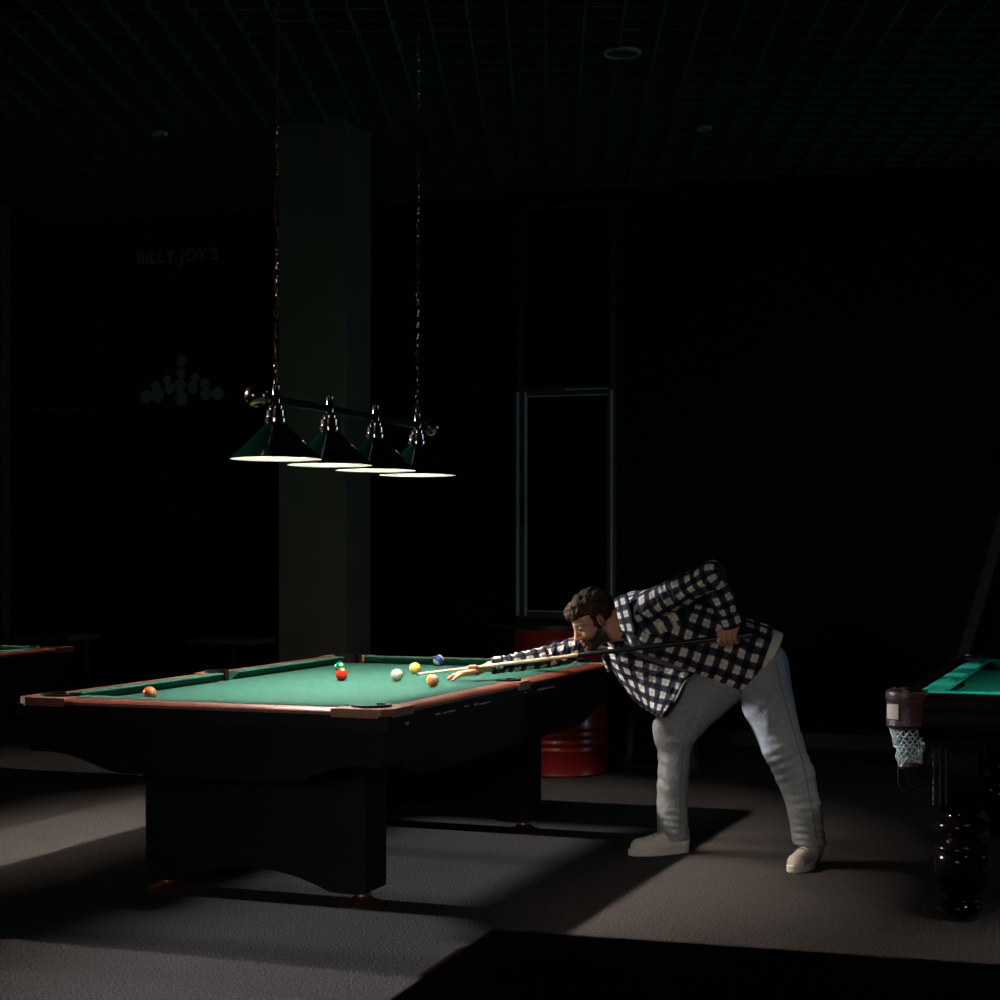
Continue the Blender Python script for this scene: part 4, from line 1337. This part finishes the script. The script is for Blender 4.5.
wob = .004 * np.stack([fold_noise(Vs, 21, 20), fold_noise(Vs, 22, 20), np.zeros(len(Vs))], 1)
allc = np.stack([c[1] for c in cands]) + wob[None]
fb = best[Qs[:, 0]]
pc = allc[np.repeat(fb, 4), Qs.ravel()]
half = np.array([2 * PI * r for r in (.150, .062, .052, .055, .045)])[fb]
pq = pc.reshape(-1, 4, 3); y0_ = pq[:, :1, 1]        # unwrap faces that straddle the angular seam
pq[:, :, 1] -= np.round((pq[:, :, 1] - y0_) / half[:, None]) * half[:, None]
pc = pq.reshape(-1, 3)
def crs(V, c, ax, amp, wl, rad, ph=0.0):
    d = V - c; ax = np.array(ax, float); ax /= np.linalg.norm(ax)
    return amp * np.exp(-(np.sum(d * d, 1) / rad ** 2)) * np.sin(2 * PI * (d @ ax) / wl + ph + 1.2 * np.sin(12 * (d @ np.array((.5, .6, -.6)))))
ds = fold_noise(Vs, 31, 17) * .0048
ds += crs(Vs, v(710, 585, 7.44), (.6, 0, -1), .007, .045, .09)
ds += crs(Vs, v(668, 600, 7.52), (1, 0, .5), .008, .050, .08)
ds += crs(Vs, v(728, 616, 7.47), (.2, 0, 1), .005, .030, .07)
ds += crs(Vs, v(560, 652, 8.08), (1, 0, -.2), .006, .045, .10)
ds += crs(Vs, v(590, 648, 8.05), (1, 0, -.4), .006, .040, .09, 1)
ds += crs(Vs, v(515, 660, 8.05), (1, 0, .1), .004, .03, .09)
ds += crs(Vs, v(700, 625, 7.52), (.5, 0, 1), .008, .08, .14, 1)
ds += crs(Vs, v(735, 670, 7.50), (.9, 0, -.5), .006, .07, .12, 2)
Vs = Vs + Ns * ds[:, None]
shirt = np_mesh('flannel_shirt', Vs, Qs, M['plaid'], person, OR, {'plaid': ('FLOAT_VECTOR', pc)})

def sheet(name, rows, th, m, parent, pscale=1.0, sub=3, off=(0, 0)):
    """thick cloth sheet through a grid of world points (rows of equal length), resampled smoothly"""
    P = np.array(rows, float)
    def resample(A, n):      # Catmull-Rom along axis 0
        k = len(A); out = []
        for i in range(n):
            t = i / (n - 1) * (k - 1); j = min(int(t), k - 2); u = t - j
            p0, p1, p2, p3 = A[max(j - 1, 0)], A[j], A[j + 1], A[min(j + 2, k - 1)]
            out.append(.5 * ((2 * p1) + (-p0 + p2) * u + (2 * p0 - 5 * p1 + 4 * p2 - p3) * u * u + (-p0 + 3 * p1 - 3 * p2 + p3) * u ** 3))
        return np.array(out)
    nr, nc = (P.shape[0] - 1) * sub * 2 + 1, (P.shape[1] - 1) * sub * 2 + 1
    P = resample(P, nr); P = resample(P.transpose(1, 0, 2), nc).transpose(1, 0, 2)
    du = np.gradient(P, axis=1); dv = np.gradient(P, axis=0); Nx = np.cross(du, dv); Nx /= np.maximum(np.linalg.norm(Nx, axis=2), 1e-9)[..., None]
    cu = np.concatenate([np.zeros((nr, 1)), np.cumsum(np.linalg.norm(np.diff(P, axis=1), axis=2), 1)], 1)
    cv = np.concatenate([np.zeros((1, nc)), np.cumsum(np.linalg.norm(np.diff(P, axis=0), axis=2), 0)], 0)
    cu = np.broadcast_to(cu.mean(0)[None], (nr, nc)); cv = np.broadcast_to(cv.mean(1)[:, None], (nr, nc))
    A = P + Nx * th / 2; Bk = P - Nx * th / 2
    V = np.concatenate([A.reshape(-1, 3), Bk.reshape(-1, 3)]); K = nr * nc
    q = []
    for i in range(nr - 1):
        for j in range(nc - 1):
            a = i * nc + j; q.append((a, a + 1, a + nc + 1, a + nc)); q.append((K + a + nc, K + a + nc + 1, K + a + 1, K + a))
    edge = [(i * nc, (i + 1) * nc) for i in range(nr - 1)] ; q += [(a, b, K + b, K + a) for a, b in edge]
    edge = [((i + 1) * nc - 1, (i + 2) * nc - 1) for i in range(nr - 1)]; q += [(b, a, K + a, K + b) for a, b in edge]
    q += [(j + 1, j, K + j, K + j + 1) for j in range(nc - 1)]; b0 = (nr - 1) * nc
    q += [(b0 + j, b0 + j + 1, K + b0 + j + 1, K + b0 + j) for j in range(nc - 1)]
    co = np.stack([cu + off[0], cv + off[1], 0 * cu], 2).reshape(-1, 3) * pscale
    return np_mesh(name, V, np.array(q), m, parent, OR, {'plaid': ('FLOAT_VECTOR', np.concatenate([co, co]))})
# far front panel hanging down below the trunk
rows = [
    [v(603, 646, 7.98), v(622, 650, 7.94), v(646, 655, 7.91), v(670, 661, 7.88), v(694, 667, 7.84)],
    [v(606, 657, 7.96), v(624, 664, 7.90), v(645, 670, 7.86), v(666, 675, 7.81), v(684, 680, 7.76)],
    [v(612, 668, 7.94), v(629, 678, 7.88), v(646, 685, 7.82), v(663, 690, 7.76), v(677, 694, 7.72)],
    [v(620, 682, 7.92), v(635, 692, 7.86), v(648, 700, 7.81), v(660, 704, 7.75), v(670, 705, 7.72)],
    [v(631, 697, 7.91), v(641, 706, 7.85), v(650, 712, 7.80), v(656, 716, 7.77), v(662, 717, 7.74)],
]
panel = sheet('front_panel', rows, .006, M['plaid'], shirt, off=(.018, .0))
# collar: folded band standing round the neck
def ringpt(a, r, along, rz=1.0):
    ax = neck - hd(-.040, -.045, 0); ax /= np.linalg.norm(ax)
    x = np.array((0, 1, 0)) - ax * ax[1]; x /= np.linalg.norm(x); y = np.cross(ax, x)
    return neck + x * (math.cos(a) * r) + y * (math.sin(a) * r * rz) + ax * along
rows = []
for r, al in ((.080, -.006), (.082, -.030), (.090, -.036), (.103, -.012), (.112, .012)):
    rows.append([ringpt(R(-205 + 230 * k / 12), r, al) for k in range(13)])
sheet('collar', rows, .004, M['plaid'], shirt, sub=2, off=(.02, .025))
rows = [[v(614.5, 600, 7.74), v(620, 596, 7.70), v(627, 594, 7.66)], [v(617, 611, 7.71), v(623, 609, 7.665), v(630, 607, 7.625)],
        [v(620, 622, 7.70), v(626, 621, 7.64), v(633, 620, 7.60)], [v(622.5, 632, 7.71), v(629, 633, 7.64), v(636, 633.5, 7.595)]]
sheet('collar', rows, .007, M['plaid'], shirt, off=(.045, .03))
def cuff(c, d, r, w, par):
    q = Vector(d).to_track_quat('Z', 'Y').to_matrix()
    rows = [[c + np.array(q @ Vector((rr * math.cos(a), rr * math.sin(a), z))) for a in [2 * PI * k / 16 for k in range(17)]] for rr, z in ((r * 1.03, -w), (r * 1.05, -w * .5), (r, 0), (r * .93, .001))]
    return sheet('cuff', rows, .005, M['plaid'], par, sub=1, off=(.01, .03))
cuff(wr_f + np.array((-.004, 0, 0)), wr_f - el_f, .036, .055, shirt)
cuff(wr_n + np.array((.001, 0, .004)), wr_n - v(724, 602, 7.45), .0405, .055, shirt)
# folded white front edge catching the light at the throat
rows = [[v(602, 650, 7.90), v(606, 653, 7.90), v(610, 656, 7.90)], [v(603, 660, 7.91), v(607, 663, 7.90), v(611, 666, 7.90)], [v(608, 672, 7.92), v(611, 673, 7.91), v(614, 674, 7.91)]]
sheet('placket', rows, .006, M['plaid'], shirt, off=(.0, .0))

# ---- shoes
def make_shoe(toe, heel, name):
    toe = np.array(toe); heel = np.array(heel); toe[2] = heel[2] = 0
    d = toe - heel; Ln = np.linalg.norm(d); d /= Ln
    w = np.array((-d[1], d[0], 0)); up = np.array((0, 0, 1.0))
    def P(a, b, z): return heel + d * a + w * b + up * z
    f = Field(np.minimum(toe, heel) - np.array((.08, .08, .0)), np.maximum(toe, heel) + np.array((.08, .08, .16)), .004)
    f.cone(P(.040, 0, .045), P(.10, 0, .048), .038, .041, .0)
    f.cone(P(.10, 0, .045), P(Ln - .048, .004, .036), .042, .040, .02)
    f.cone(P(.038, 0, .06), P(.045, 0, .098), .040, .044, .02)
    f.cone(P(.05, 0, .092), P(Ln - .075, .003, .040), .042, .026, .02)
    f.cut(P(0, 0, .022), (0, 0, -1))
    f.cut(P(.02, 0, .122), np.array((0, 0, 1)) - d * .15)
    Va, Qa = f.nets(); del f
    up_o = np_mesh(name, Va, Qa, M['shoe'], person, OR)
    # sole
    m = MB(); prof = []
    n = 40
    outl = []
    for k in range(n):
        a = 2 * PI * k / n
        c, s_ = math.cos(a), math.sin(a)
        x = Ln / 2 + (Ln / 2 + .002) * (abs(c) ** .8) * (1 if c > 0 else -1)
        t = x / Ln
        hw = .040 + .012 * math.sin(PI * min(1, max(0, (t - .25) / .75))) - .003 * math.sin(PI * min(1, t * 2))
        y = hw * (abs(s_) ** .75) * (1 if s_ > 0 else -1) * 1.0
        outl.append((x, y))
    rings = []
    for sc_, z in ((.97, 0), (1, .004), (1, .026), (.985, .030), (.9, .031)):
        rings.append([P(Ln / 2 + (x - Ln / 2) * sc_, y * sc_ - (.0), z) - OR for x, y in outl])
    m.loft([[tuple(p) for p in r] for r in rings]); m.build('sole', M['sole'], up_o)
    bv = BVHTree.FromPolygons([tuple(p) for p in Va], [tuple(q) for q in Qa])
    for k in range(6):
        a = .085 + k * .0185
        pts = []
        for j in range(9):
            b = -.024 + .048 * j / 8 ; aa = a + .010 * (j / 8 - .5) * (1 if k % 2 else -1)
            h = bv.ray_cast(Vector(P(aa, b, .3)), Vector((0, 0, -1)))
            if h[0] is not None: pts.append(h[0] + Vector((0, 0, .0015)) - ROOT)
        if len(pts) > 3: MB().tube(pts, .0026, 6).build('lace', M['lace'], up_o)
    return up_o
make_shoe(v(629, 854, 7.80), v(688, 852, 7.90), 'sneaker')
make_shoe(v(791, 866, 7.385), v(817, 857, 7.630), 'sneaker')
